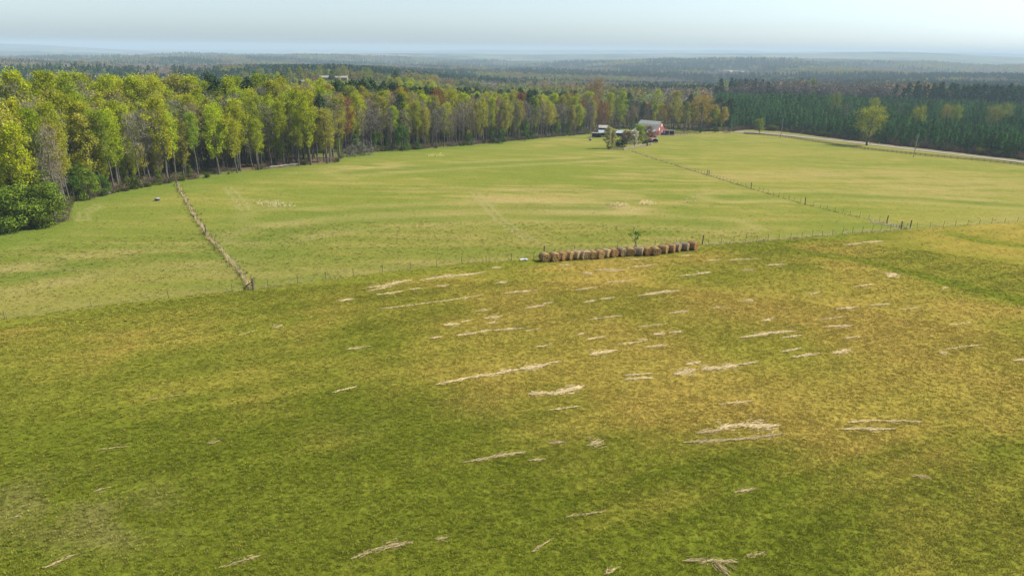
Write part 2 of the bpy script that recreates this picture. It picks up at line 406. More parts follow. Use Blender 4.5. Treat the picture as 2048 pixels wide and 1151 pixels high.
# ------------------------------------------------------------------ ground sheet (one polar sheet to the horizon)
def make_ground():
    a_f = np.radians(np.arange(-46, 46.01, .26)); a_b = np.radians(np.arange(50, 310, 5.0))
    ang = np.concatenate([a_f, a_b]); na = len(ang)
    rr = [6.0]
    while rr[-1] < 15000:
        q = rr[-1]; rr.append(q * (1.04 if q < 25 else 1.0115 if q < 460 else 1.016))
    rr = np.array(rr); nr = len(rr)
    A, Rr = np.meshgrid(ang, rr); X, Y = Rr * np.sin(A), Rr * np.cos(A)
    X, Y = np.append(X.ravel(), 0), np.append(Y.ravel(), 0)
    Z = H(X, Y); C = ground_col(X, Y); pu, pv = proj(X, Y, Z); nr_ = (pv > np.interp(pu, CX, CY)) | (Y < 20); C = C * np.where(nr_, .90, .90 + .10 * sst(85, 190, np.hypot(X, Y)))[:, None]
    i = np.arange(nr - 1)[:, None] * na; j = np.arange(na)[None, :]; j2 = (j + 1) % na
    Q = np.stack([i + j, i + na + j, i + na + j2, i + j2], -1).reshape(-1, 4)
    T = np.stack([np.full(na, nr * na), np.arange(na), (np.arange(na) + 1) % na], -1)
    me = bpy.data.meshes.new('ground')
    me.from_pydata(np.stack([X, Y, Z], -1).tolist(), [], Q[:, ::-1].tolist() + T[:, ::-1].tolist())
    ca = me.attributes.new('base', 'FLOAT_COLOR', 'POINT')
    ca.data.foreach_set('color', np.concatenate([C, np.ones((len(C), 1))], 1).astype(np.float32).ravel())
    me.polygons.foreach_set('use_smooth', np.ones(len(me.polygons), bool))
    me.update()
    if me.polygons[0].normal.z < 0: me.flip_normals()
    m, nt, out = mat_new('pasture_ground')
    base = N(nt, 'ShaderNodeAttribute', attribute_type='GEOMETRY', attribute_name='base').outputs['Color']
    a = mrange(nt, noise(nt, 2.6, 5, .7), .28, .72, .62, 1.38)
    b = mrange(nt, noise(nt, .45, 4, .6, None, (.6, 1.4, 1)), .3, .7, .92, 1.08)
    c = mixc(nt, 1.0, base, grey(nt, a), 'MULTIPLY'); c = mixc(nt, 1.0, c, grey(nt, b), 'MULTIPLY')
    fl = mrange(nt, noise(nt, 1.1, 6, .75, None, (.5, 1.6, 1)), .60, .70, 0, .45)
    c = mixc(nt, fl, c, mixc(nt, .55, c, (.26, .22, .075)))
    fl2 = mrange(nt, noise(nt, 1.7, 6, .75), .60, .72, 0, .55)
    c = mixc(nt, fl2, c, mixc(nt, 1.0, c, (.45, .62, .4), 'MULTIPLY'))
    d = N(nt, 'ShaderNodeBsdfPrincipled'); d.inputs['Roughness'].default_value = 1; d.inputs['Specular IOR Level'].default_value = 0
    nt.links.new(c, d.inputs['Base Color'])
    bp = N(nt, 'ShaderNodeBump'); bp.inputs['Strength'].default_value = .5; bp.inputs['Distance'].default_value = .16
    nt.links.new(noise(nt, 2.2, 6, .7), bp.inputs['Height']); nt.links.new(bp.outputs[0], d.inputs['Normal'])
    nt.links.new(d.outputs[0], out.inputs[0])
    me.materials.append(m)
    o = bpy.data.objects.new('ground', me); COL.objects.link(o); tag(o, kind='structure'); return o
GROUND = make_ground()

# ------------------------------------------------------------------ scatter (only for what nobody could count)
def scatter(name, P, rz, sc, pid, colr, protos, label, tilt=None):
    me = bpy.data.meshes.new(name); me.from_pydata(np.asarray(P, float).tolist(), [], [])
    n = len(P)
    for nm, ty, arr, ky in (('rz', 'FLOAT', rz, 'value'), ('scl', 'FLOAT', sc, 'value'), ('pid', 'INT', pid, 'value')):
        at_ = me.attributes.new(nm, ty, 'POINT'); at_.data.foreach_set(ky, np.asarray(arr, np.int32 if ty == 'INT' else np.float32))
    ca = me.attributes.new('col', 'FLOAT_COLOR', 'POINT')
    ca.data.foreach_set('color', np.concatenate([np.asarray(colr), np.ones((n, 1))], 1).astype(np.float32).ravel())
    o = bpy.data.objects.new(name, me); COL.objects.link(o); tag(o, label, None, None, 'stuff')
    pc = bpy.data.collections.new(name + ' models')
    for k, mesh in enumerate(protos):
        po = bpy.data.objects.new('%s model %02d' % (name, k), mesh); pc.objects.link(po)
    g = bpy.data.node_groups.new(name + ' scatter', 'GeometryNodeTree')
    g.interface.new_socket('Geometry', in_out='INPUT', socket_type='NodeSocketGeometry')
    g.interface.new_socket('Geometry', in_out='OUTPUT', socket_type='NodeSocketGeometry')
    i, q = g.nodes.new('NodeGroupInput'), g.nodes.new('NodeGroupOutput')
    ip = g.nodes.new('GeometryNodeInstanceOnPoints'); ci = g.nodes.new('GeometryNodeCollectionInfo')
    ci.inputs['Collection'].default_value = pc; ci.inputs['Separate Children'].default_value = True; ci.inputs['Reset Children'].default_value = True
    def attr(nm, ty):
        a = g.nodes.new('GeometryNodeInputNamedAttribute'); a.data_type = ty; a.inputs['Name'].default_value = nm; return a.outputs['Attribute']
    cx = g.nodes.new('ShaderNodeCombineXYZ')
    L = g.links.new
    L(attr('rz', 'FLOAT'), cx.inputs[2]); L(i.outputs[0], ip.inputs['Points']); L(ci.outputs[0], ip.inputs['Instance'])
    ip.inputs['Pick Instance'].default_value = True
    L(attr('pid', 'INT'), ip.inputs['Instance Index']); L(cx.outputs[0], ip.inputs['Rotation']); L(attr('scl', 'FLOAT'), ip.inputs['Scale'])
    L(ip.outputs[0], q.inputs[0])
    md = o.modifiers.new('scatter', 'NODES'); md.node_group = g
    return o

# ------------------------------------------------------------------ tree models
def rv(s=1.0): return Vector((random.gauss(0, s), random.gauss(0, s), random.gauss(0, s)))
def deciduous(seed, h=22.0, spread=3.6, first=.36, leaves=1500, leaf=.30, twig=False, nlimb=18, trunk=.24, roundness=1.0, clump=.75, asc=.85):
    """returns (trunk builder, crown builder)"""
    random.seed(seed); T, C = MB(), MB()
    lean = Vector((random.gauss(0, .025), random.gauss(0, .025), 0))
    sp = [Vector((0, 0, -.3))]; rad = [trunk * 1.35]
    n = 9
    for k in range(1, n + 1):
        t = k / n; sp.append(Vector((lean.x * h * t + random.gauss(0, .12), lean.y * h * t + random.gauss(0, .12), h * t))); rad.append(trunk * (1 - t) ** .8 + .02)
    T.tube(sp, rad, 6)
    def on(t):
        k = min(int(t * n), n - 1); return sp[k].lerp(sp[k + 1], t * n - k)
    tips = []
    for k in range(nlimb):
        t = first + (.97 - first) * ((k + random.random() * .7) / nlimb)
        s = (t - first) / (1 - first)
        prof = max(.22, math.sin(math.pi * min(1, .18 + .80 * s)) ** roundness)
        L = spread * prof * random.uniform(.7, 1.2)
        a = k * 2.4 + random.uniform(-.5, .5)
        d = Vector((math.cos(a), math.sin(a), asc * random.uniform(.6, 1.3))).normalized()
        p0 = on(t); r0 = max(.035, trunk * (1 - t) * .55)
        p1 = p0 + d * L * .55 + rv(.12); p2 = p1 + (d + Vector((0, 0, .5))).normalized() * L * .6 + rv(.15)
        T.tube([p0, p1, p2], [r0, r0 * .6, .02], 4, cap=False)
        tips += [(p1.lerp(p2, q), .5 + .5 * q) for q in (.1, .45, .8, 1.0)]
        for j in range(3):
            q = random.uniform(.25, .9); b0 = p0.lerp(p1, q) if j == 0 else p1.lerp(p2, random.uniform(0, .8))
            dd = (d + rv(.7)).normalized(); dd.z = abs(dd.z) * .8 + .1
            b1 = b0 + dd * L * random.uniform(.3, .55)
            T.tube([b0, b1], [r0 * .4, .015], 3, cap=False)
            tips += [(b0.lerp(b1, .6), .7), (b1, 1.0)]
    tips += [(on(.97), 1), (on(.92), 1)]
    per = max(1, leaves // len(tips))
    for (p, w) in tips:
        if not twig and random.random() < .10: continue
        cl = random.uniform(.25, .95)
        for _ in range(int(per * random.uniform(.4, 1.6))):
            q = p + rv(clump * .62)
            rn = min(1, max(0, cl + random.gauss(0, .18)))
            if twig:
                d = (rv(.7) + Vector((0, 0, .8))).normalized() * random.uniform(.5, 1.2)
                sd = d.cross(rv()).normalized() * random.uniform(.02, .038)
                C.face([q - sd, q + sd, q + d], rn)
            else:
                C.quad(q, leaf * random.uniform(.55, 1.3), None, .8, 0, rn)
    return T, C

def pine(seed, h=12.0, spread=2.3, first=.12, n=900, size=.42, trunk=.16, top=1.0, mature=False):
    random.seed(seed); T, C = MB(), MB()
    T.tube([(0, 0, -.3), (random.gauss(0, .1), random.gauss(0, .1), h * .5), (random.gauss(0, .15), random.gauss(0, .15), h * .98)], [trunk * 1.2, trunk * .75, .03], 6)
    wh = 13 if not mature else 15
    per = n // (wh * 5)
    for k in range(wh):
        t = first + (1 - first) * (k + random.uniform(-.2, .3)) / wh
        s = (t - first) / (1 - first)
        L = spread * ((1 - s) ** .75 * top + .12) if not mature else spread * max(.25, math.sin(math.pi * min(1, .22 + .75 * s)))
        for j in range(5):
            a = j * 1.257 + k * .9 + random.uniform(-.3, .3); LL = L * random.uniform(.65, 1.2)
            d = Vector((math.cos(a), math.sin(a), random.uniform(.05, .4))); p0 = Vector((0, 0, h * t)); p1 = p0 + d * LL
            T.tube([p0, p1], [.04, .012], 3, cap=False)
            cl = random.uniform(.1, .9)
            for _ in range(per):
                q = random.uniform(.25, 1.05) ** .7
                c = p0.lerp(p1, q) + rv(.2 if not mature else .38)
                nr = Vector((d.x * .6, d.y * .6, .9)) + rv(.5)
                C.quad(c, size * random.uniform(.6, 1.25), nr, .5, 0, min(1, max(0, cl + random.gauss(0, .2))))
    for _ in range(per * 3): C.quad(Vector((0, 0, h * random.uniform(.93, 1.03))) + rv(.12), size * .7, None, .5)
    return T, C

def shrub(seed, h=6.0, spread=2.4, n=1300, size=.30, cone=.5):
    """dense evergreen clad to the ground"""
    random.seed(seed); T, C = MB(), MB()
    T.tube([(0, 0, -.2), (0, 0, h * .55), (.1, 0, h * .9)], [.14, .08, .02], 5)
    lobes = []
    for k in range(26):
        t = random.random() ** .9; a = random.random() * 6.28
        rad = spread * ((1 - t) ** cone * .85 + .1) * random.uniform(.55, .95)
        lobes.append((Vector((math.cos(a) * rad, math.sin(a) * rad, h * (.06 + .90 * t))), random.uniform(.5, 1.0) * spread * .42, random.uniform(.1, .9)))
    for (c, rr, cl) in lobes:
        for _ in range(n // 26):
            d = rv().normalized(); p = c + d * rr * random.uniform(.6, 1.1)
            if p.z < .05: p.z = random.uniform(.05, .5)
            C.quad(p, size * random.uniform(.6, 1.3), d + rv(.5), .7, 0, min(1, max(0, cl + random.gauss(0, .22))))
    return T, C

def brush(seed, h=2.6, spread=1.6, n=420, green=False):
    random.seed(seed); T, C = MB(), MB()
    for k in range(9):
        a = random.random() * 6.28; d = Vector((math.cos(a) * .45, math.sin(a) * .45, 1)); L = h * random.uniform(.6, 1)
        p0 = Vector((random.gauss(0, spread * .3), random.gauss(0, spread * .3), -.1)); T.tube([p0, p0 + d * L], [.03, .01], 3, cap=False)
        for _ in range(n // 9):
            q = p0 + d * L * random.uniform(.15, 1.05) + rv(.32)
            if green: C.quad(q, .17 * random.uniform(.6, 1.4), None, .8)
            else:
                e = (rv(.8) + Vector((0, 0, .7))).normalized() * random.uniform(.35, .8); sd = e.cross(rv()).normalized() * random.uniform(.015, .03)
                C.face([q - sd, q + sd, q + e])
    return T, C

def merge(T, C, name, mats):
    B = MB(); B.v = T.v + C.v; n = len(T.v)
    B.f = T.f + [tuple(i + n for i in f) for f in C.f]; B.r = T.r + C.r; B.m = [0] * len(T.f) + [1] * len(C.f)
    return B.mesh(name, mats)

SPEC = {
    'budding': [deciduous(s, h=22, spread=sp_, first=fi, leaves=lv, leaf=.205, nlimb=nl, trunk=.25) for s, sp_, fi, lv, nl in
                ((1, 3.5, .36, 4600, 26), (2, 3.9, .30, 5200, 28), (3, 3.1, .42, 4000, 24), (4, 4.2, .25, 5000, 27), (5, 3.4, .34, 3200, 28))],
    'bare': [deciduous(s, h=20, spread=sp_, first=.35, leaves=1500, twig=True, nlimb=20, trunk=.22, clump=.8) for s, sp_ in ((11, 3.6), (12, 3.0), (13, 4.2))],
    'open': [deciduous(s, h=14, spread=5.6, first=.22, leaves=5000, leaf=.17, nlimb=28, trunk=.32, roundness=.7, clump=.9, asc=.7) for s in (21, 22, 23)],
    'yard': [deciduous(s, h=8, spread=sp_, first=.12, leaves=3000, leaf=.20, nlimb=22, trunk=.14, roundness=.7, clump=.42, asc=1.0) for s, sp_ in ((24, 2.3), (25, 1.8), (26, 2.8))],
    'pine': [pine(s, 12, sp_, .10, 1000, .40) for s, sp_ in ((31, 2.2), (32, 2.0), (33, 2.5), (34, 1.9))],
    'tallpine': [pine(s, 23, 3.8, .48, 1300, .55, .28, mature=True) for s in (41, 42)],
    'cedar': [shrub(s, h_, sp_, 6500, .105, c_) for s, h_, sp_, c_ in ((51, 7, 2.4, .55), (52, 6, 2.6, .40), (53, 9, 2.1, .7))],
    'brush': [brush(61), brush(62, 3.4, 1.3), brush(63, 2.2, 2.0)],
    'bush': [brush(66, 2.0, 1.5, 500, True), brush(67, 3.0, 1.4, 600, True)],
}
CROWN_O = {'yard': LEAF_O, 'budding': LEAF_O, 'bare': TWIG_O, 'open': LEAF_O, 'pine': NEED_O, 'tallpine': NEED_O, 'cedar': NEED_O, 'brush': TWIG_O, 'bush': LEAF_O}
CROWN_I = {'yard': LEAF_I, 'budding': LEAF_I, 'bare': TWIG_I, 'open': LEAF_I, 'pine': NEED_I, 'tallpine': NEED_I, 'cedar': NEED_I, 'brush': TWIG_I, 'bush': LEAF_I}
BASE_H = {'yard': 8.6, 'budding': 22.8, 'bare': 20.8, 'open': 15.2, 'pine': 12.3, 'tallpine': 23.5, 'cedar': 6.6, 'brush': 3.0, 'bush': 2.6}
MESH_O = {k: [(T.mesh('trunk', BARK), C.mesh('crown', CROWN_O[k])) for T, C in v] for k, v in SPEC.items()}
MESH_I = {k: [merge(T, C, k + ' model', [BARK, CROWN_I[k]]) for T, C in v] for k, v in SPEC.items()}
HGT = {'cedar': [7.2, 6.3, 9.2], 'brush': [3.0, 3.8, 2.6], 'bush': [2.3, 3.4]}

NAMES = {'yard': 'yard_tree', 'budding': 'budding_tree', 'bare': 'bare_tree', 'open': 'spreading_tree', 'pine': 'young_pine', 'tallpine': 'tall_pine', 'cedar': 'evergreen_tree', 'brush': 'bare_shrub', 'bush': 'leafy_shrub'}
CATS = {'yard': 'tree', 'budding': 'tree', 'bare': 'tree', 'open': 'tree', 'pine': 'pine tree', 'tallpine': 'pine tree', 'cedar': 'evergreen tree', 'brush': 'shrub', 'bush': 'shrub'}
def tree(kind, p, h, colr, label, group=None, k=None, wide=1.0, crown_name='crown'):
    ms = MESH_O[kind]; k = random.randrange(len(ms)) if k is None else k % len(ms)
    bh = HGT[kind][k] if kind in HGT else BASE_H[kind]
    s = h / bh
    o = thing(NAMES[kind], p, label, CATS[kind], group, random.random() * 6.28, (s * wide, s * wide, s))
    for nm, me in (('trunk', ms[k][0]), (crown_name, ms[k][1])):
        c = bpy.data.objects.new(nm, me); COL.objects.link(c); c.parent = o
        c.color = (*colr, 1) if nm != 'trunk' else (1, 1, 1, 1)
    return o
def vary(c, a=.15):
    j = random.uniform(1 - a, 1 + a); return tuple(max(.004, x * j * random.uniform(1 - a * .5, 1 + a * .5)) for x in c)
YG = (.270, .310, .012); YG2 = (.300, .310, .016); GG = (.195, .250, .016); OLV = (.250, .240, .038); ORNG = (.27, .16, .035); RUST = (.20, .095, .035)
BARET = (.165, .142, .118); GREYT = (.15, .138, .12); DKG = (.050, .100, .012); CED = (.105, .155, .016); PINEC = (.064, .142, .042); TPINE = (.035, .065, .022)

TAKEN = []
def free(x, y, d):
    return all((x - a) ** 2 + (y - b) ** 2 > max(d, e) ** 2 for a, b, e in TAKEN)
def take(p, d=4.0): TAKEN.append((p.x, p.y, d)); return p
random.seed(100)

def tree_px(kind, u, vb, vt, colr, label, group=None, k=None, wide=1.0, d=3.5):
    """a tree whose foot and top are read off the photo"""
    p = at(u, vb); r = math.hypot(p.x, p.y)
    zs = np.arange(.5, 40, .1); _, vv = proj(np.full_like(zs, p.x), np.full_like(zs, p.y), p.z + zs)
    h = float(zs[np.argmin(abs(vv - vt))]); take(p, d)
    return tree(kind, p, h, colr, label, group, k, wide)
def tree_top(kind, u, vt, h, colr, label, group=None, k=None, wide=1.0, r0=200, r1=2500):
    p = at_top(u, vt, h, r0, r1); take(p, 3.5); return tree(kind, p, h, colr, label, group, k, wide)

# --- trees one can point to
ED = 'trees along the edge of the wood'
tree_px('budding', 337, 364, 185, YG2, 'tall budding tree with thick dark trunk at the far end of the dry grass fence', ED, 3, 1.0)
tree_px('budding', 655, 327, 212, OLV, 'budding tree with dark forked trunk at the corner of the wood jutting into the pasture', ED, 3, 1.25)
tree_px('budding', 622, 330, 190, YG, 'yellow green tree just left of the dark corner tree of the wood', ED, 1)
tree_px('budding', 475, 346, 225, YG2, 'yellow green tree standing forward in the open part of the wood edge', ED, 1, 1.1)
tree_px('budding', 518, 340, 235, YG, 'slender budding tree on the open wood edge left of the fallen branches', ED, 0)
tree_px('budding', 75, 420, 250, GG, 'green leaning tree rising behind the dense evergreens at the left frame edge', ED, 4, 1.2)
tree_px('open', 14, 398, 262, (.21, .19, .02), 'yellowish round tree behind the white snag on the far left', ED, 0, .8)
tree_px('bare', 130, 345, 195, GREYT, 'grey bare tree with pale forked trunk deep among yellow green trees', ED, 2)
tree_px('open', 383, 285, 250, ORNG, 'small orange leaved tree inside the yellow green wood', ED, 1, .8)
EV = 'dense evergreens at the left corner of the pasture'
for i, (u, vb, vt, cc, lb) in enumerate(((8, 461, 385, CED, 'dense green evergreen cut by the left frame edge'), (42, 458, 378, CED, 'dense evergreen beneath the white snag'),
        (78, 455, 375, (.07, .10, .012), 'yellowish dense evergreen in the middle of the corner clump'), (112, 446, 372, CED, 'rounded evergreen on the outer corner of the clump by the pasture'),
        (60, 440, 350, (.085, .105, .014), 'tall olive evergreen rising behind the corner clump'), (100, 432, 345, CED, 'back evergreen above the rounded corner evergreen'),
        (25, 445, 358, (.08, .085, .016), 'brownish evergreen behind the leftmost clump'))):
    tree_px('cedar', u, vb, vt - 8, cc, lb, EV, i, 1.6, 2.5)
for i, (u, vb, vt, lb) in enumerate(((150, 402, 330, 'dark conical evergreen nearest the corner clump, beside a gap'), (180, 398, 335, 'broad dark green evergreen left of the pale boulder'),
        (206, 390, 350, 'low dark evergreen just beside the pale boulder'), (168, 392, 322, 'tall dark evergreen behind the broad one near the pale boulder'))):
    tree_px('cedar', u, vb, vt, DKG if i % 2 == 0 else CED, lb, EV, (2, 0, 1, 2)[i], 1.25, 2.5)
EG = 'green evergreens along the foot of the wood'
for i, (u, vb, vt, lb) in enumerate(((805, 302, 250, 'bright green oval evergreen standing at the wood edge, mid picture'), (750, 302, 262, 'green evergreen between the grey shrubs and the oval evergreen'),
        (712, 307, 268, 'green evergreen left of the grey leafless shrubs'), (983, 287, 252, 'twin topped green evergreen at the wood edge'), (1003, 287, 258, 'small green evergreen right of the twin topped one'),
        (1050, 281, 236, 'bright green pointed evergreen at the right end of the wood edge'), (1127, 271, 225, 'dark evergreen in shade left of the barn sheds'),
        (1105, 272, 230, 'dark green evergreen second from the barn sheds'), (1165, 267, 235, 'dark evergreen right behind the low sheds'))):
    tree_px('cedar', u, vb, vt, (.05, .115, .010) if i in (0, 1, 5) else DKG, lb, EG, (0, 2, 0, 2, 1, 2, 2, 0, 0)[i], 1.05, 2.5)
for i, (u, vb, vt, lb) in enumerate(((722, 311, 275, 'grey leafless shrub standing out at the inner corner of the wood'), (738, 309, 280, 'smaller grey leafless shrub beside the tallest one at the wood corner'), (700, 313, 288, 'low grey brown shrub at the corner of the wood'))):
    tree_px('brush', u, vb, vt, GREYT, lb, 'grey shrubs at the inner corner of the wood', i, 1.2, 2.0)
BT = 'trees around the barn'
for (kd, u, vb, vt, cc, lb, k, w) in (
    ('open', 1187, 259, 160, (.20, .13, .055), 'tall bare brown tree with spreading crown behind the low sheds', 0, .62),
    ('open', 1203, 262, 205, RUST, 'rust red leaved tree behind the low sheds', 1, .9),
    ('budding', 1238, 261, 182, GG, 'pale green tree behind the left slope of the barn roof', 1, 1.3),
    ('budding', 1215, 259, 184, YG, 'slim yellow green tree between rust tree and pale green tree', 0, 1.0),
    ('bare', 1268, 258, 195, BARET, 'bare brown tree behind the middle of the barn roof', 0, 1.1),
    ('tallpine', 1254, 252, 184, TPINE, 'dark pine standing behind the pale green tree near the barn', 0, 1.1),
    ('budding', 1308, 256, 175, YG, 'yellow green tree rising straight behind the barn ridge end', 4, 1.2),
    ('open', 1326, 262, 210, ORNG, 'orange budding tree behind the red gable', 2, .8),
    ('budding', 1347, 262, 178, OLV, 'tall olive brown tree right of the red gable', 3, 1.2),
    ('budding', 1368, 264, 203, (.15, .175, .03), 'grey green tree left of the big golden tree', 1, 1.2),
    ('open', 1400, 265, 191, (.25, .185, .022), 'big golden round tree right of the barn', 0, 1.0),
    ('tallpine', 1377, 254, 188, TPINE, 'dark pine behind the grey green tree right of the barn', 1, 1.0),
    ('bare', 1335, 255, 190, (.17, .12, .08), 'brown bare tree between the orange tree and the olive tree', 1, 1.1),
    ('cedar', 1400, 266, 248, (.06, .12, .012), 'small bright green evergreen at the foot of the golden tree', 2, 1.0),
    ('cedar', 1428, 266, 246, (.055, .10, .014), 'small green evergreen right of the golden tree', 2, 1.1),
    ('cedar', 1262, 262, 238, (.07, .12, .012), 'small yellow green evergreen tucked behind the barn roof', 2, 1.1),
    ('yard', 1216, 297.5, 255, (.30, .28, .11), 'pale budding tree with bushy foot casting a shadow in front of the sheds', 1, .75),
    ('yard', 1224, 296.5, 259, (.26, .25, .08), 'second pale budding tree hard by the shadow casting one', 0, .7),
    ('yard', 1276, 288, 251, (.19, .25, .025), 'yellow green tree in front of the barn roof', 0, 1.1),
    ('yard', 1269, 294, 263, (.40, .38, .26), 'white flowering thin tree inside the pen', 1, 1.0),
    ('yard', 1296, 284, 254, (.21, .15, .10), 'small brownish budding tree before the right part of the barn roof', 2, 1.15),
    ('yard', 1250, 293, 265, (.17, .135, .07), 'brown olive tree beside the dark bush in the pen', 2, 1.1),
    ('yard', 1260, 287, 266, (.20, .15, .09), 'low brown tree between the olive tree and the white flowering one', 2, 1.2),
    ('yard', 1284, 286, 265, (.17, .14, .06), 'low olive brown tree at the front foot of the barn', 0, 1.4),
    ('yard', 1305, 282, 266, (.18, .12, .08), 'rusty brown shrub tree between the barn and the red roofed shelter', 2, 1.2),
    ('bush', 1238, 293, 279, (.06, .085, .015), 'dark olive bush inside the pen', 0, 1.8),
    ('cedar', 1293, 291.5, 279, (.03, .075, .012), 'round dark green bush at the pen corner by the red roofed shed', 1, 1.9),
    ('bush', 1218, 298.5, 290, (.05, .06, .02), 'low dark bush at the foot of the pale budding trees', 1, 1.5),
    ('bare', 1181, 281, 252, (.17, .15, .12), 'thin bare tree above the grey boulder left of the pen', 1, .9),
    ('yard', 1518, 267, 240, (.17, .23, .02), 'small green tree standing by the road fence', 0, 1.0),
    ('open', 1733, 291, 214, (.20, .215, .018), 'yellow green round tree beside the road before the young pines', 0, 1.3),
    ('bare', 1740, 288, 235, BARET, 'bare tree hard behind the yellow green round roadside tree', 0, 1.0)):
    tree_px(kd, u, vb, vt - (2.5 if kd == 'yard' else 0), cc, lb, BT if u < 1460 else 'trees by the road', k, w * (1.3 if kd == 'yard' else 1), 3.0)
for (kd, u, vt, h, cc, lb, k, w) in (
    ('open', 1673, 188, 19, (.14, .17, .03), 'pale green pointed tree standing among the young pines', 1, .7),
    ('open', 1751, 197, 19, (.20, .21, .02), 'yellow pointed tree above the round roadside tree among the pines', 2, .6),
    ('open', 1838, 214, 18, (.21, .22, .02), 'yellow green round tree alone in the middle of the young pines', 1, .7),
    ('open', 1892, 211, 18, (.20, .175, .03), 'ochre tree beside a yellow green one among the pines', 0, .7),
    ('open', 1911, 211, 18, (.17, .21, .02), 'yellow green tree right of the ochre one among the pines', 2, .6),
    ('open', 1985, 212, 18, (.17, .17, .035), 'olive tree far right among the young pines', 0, .9),
    ('open', 2010, 208, 18, (.14, .17, .03), 'pale green tree far right behind the olive one', 1, .6),
    ('bare', 1800, 205, 17, GREYT, 'grey bare tree in the middle of the young pines', 0, 1.1),
    ('bare', 1690, 205, 18, (.17, .15, .11), 'greyish bare tree left of the yellow trees among pines', 2, 1.1),
    ('tallpine', 1848, 159, 24, TPINE, 'lone tall dark pine standing up behind the plantation', 0, 1.3),
    ('tallpine', 1730, 161, 22, TPINE, 'tall dark pine at the back edge of the plantation', 1, 1.1),
    ('open', 1795, 160, 17, (.26, .21, .05), 'golden round tree at the back edge of the plantation, left of the lone tall pine', 0, 1.0),
    ('open', 1818, 157, 18, (.23, .21, .05), 'yellowish round tree just left of the lone tall pine', 1, 1.0),
    ('open', 1878, 158, 18, (.25, .19, .05), 'golden tree just right of the lone tall pine', 2, 1.0),
    ('open', 1910, 156, 19, (.19, .21, .05), 'pale green tree right of the golden tree behind the plantation', 0, .9),
    ('open', 1938, 166, 14, (.22, .24, .04), 'bright yellow green tree behind the plantation on the right', 1, .9),
    ('bare', 1965, 163, 18, BARET, 'bare tree behind the plantation right of the bright yellow green one', 0, 1.4),
    ('bare', 2020, 163, 18, (.19, .15, .11), 'brownish bare tree behind the plantation at the right edge', 1, 1.5),
    ('open', 1560, 163, 17, (.20, .17, .06), 'ochre tree behind the plantation near its left end', 2, .9),
    ('budding', 1595, 158, 19, (.20, .22, .07), 'pale budding tree behind the plantation near its left end', 0, 1.2),
    ('bare', 1450, 150, 24, (.19, .14, .10), 'large bare tree with orange tint standing above the plantation corner', 2, 1.3)):
    tree_top(kd, u, vt, h, cc, lb, 'trees standing out of the plantation', k, w, 430 if vt < 170 else 260)

for (kd, u, vt, h, cc, lb, k, w) in (
    ('cedar', 663, 139, 13, DKG, 'dark conical evergreen hiding the middle of the long low house', 2, 1.3),
    ('open', 688, 131, 14, (.22, .21, .06), 'broad yellow green tree at the right end of the long low house', 0, .8),
    ('open', 640, 130, 14, (.19, .20, .05), 'rounded green tree at the left end of the long low house', 1, .7),
    ('open', 627, 149, 9, (.24, .15, .05), 'small rusty orange tree left of the long low house', 2, .8),
    ('budding', 600, 132, 18, (.20, .22, .05), 'pale green tall tree above the small white gabled house', 1, 1.1),
    ('open', 862, 142, 18, (.25, .20, .04), 'golden round tree behind the dark pines, mid picture', 0, 1.1),
    ('open', 838, 147, 16, (.22, .20, .05), 'yellowish round tree left of the golden one behind the dark pines', 1, 1.0),
    ('open', 900, 146, 17, (.23, .15, .06), 'rusty tree right of the golden round tree behind the dark pines', 2, .9),
    ('tallpine', 792, 150, 20, TPINE, 'dark rounded pine left of the golden trees behind the wood', 0, 1.3),
    ('open', 735, 138, 18, (.18, .22, .05), 'tall pale green tree right of the long low house', 2, .6),
    ('open', 490, 128, 17, (.19, .21, .06), 'pale green round tree behind the wood on the left', 0, .9),
    ('open', 520, 126, 18, (.21, .22, .06), 'pale yellow green tree right of the pale green round one behind the wood', 1, .8),
    ('bare', 450, 132, 18, BARET, 'bare brown tree behind the wood on the left', 1, 1.4),
    ('budding', 578, 134, 18, (.19, .22, .05), 'pale green tree left of the small white gabled house', 0, 1.1)):
    tree_top(kd, u, vt, h, cc, lb, 'trees round the houses beyond the wood', k, w, 600, 800)
# --- the wood edge: nearest trees one by one
def poisson(npts, gen, d, maxn):
    got = []
    for _ in range(npts):
        x, y = gen()
        if not free(x, y, d): continue
        TAKEN.append((x, y, d)); got.append((x, y))
        if len(got) >= maxn: break
    return got
def edge_gen(u0, u1, d0, d1, pw=1.0):
    def g():
        u = random.uniform(u0, u1); az = math.atan((u - 1024) * math.cos(PITCH) / F)
        r = float(np.interp(az, EU, ER)) + d0 + (d1 - d0) * random.random() ** pw
        return r * math.sin(az), r * math.cos(az)
    return g
LAB = {'budding': 'tall yellow green budding tree in the dense wood left of the barn', 'bare': 'tall leafless grey brown tree in the dense wood left of the barn', 'tallpine': 'tall dark pine among the budding trees left of the barn',
       'cedar': 'low green evergreen under the trees of the wood left of the barn', 'brush': 'leafless brown shrub at the foot of the wood', 'bush': 'low leafy shrub at the foot of the wood'}
n_bud = 0
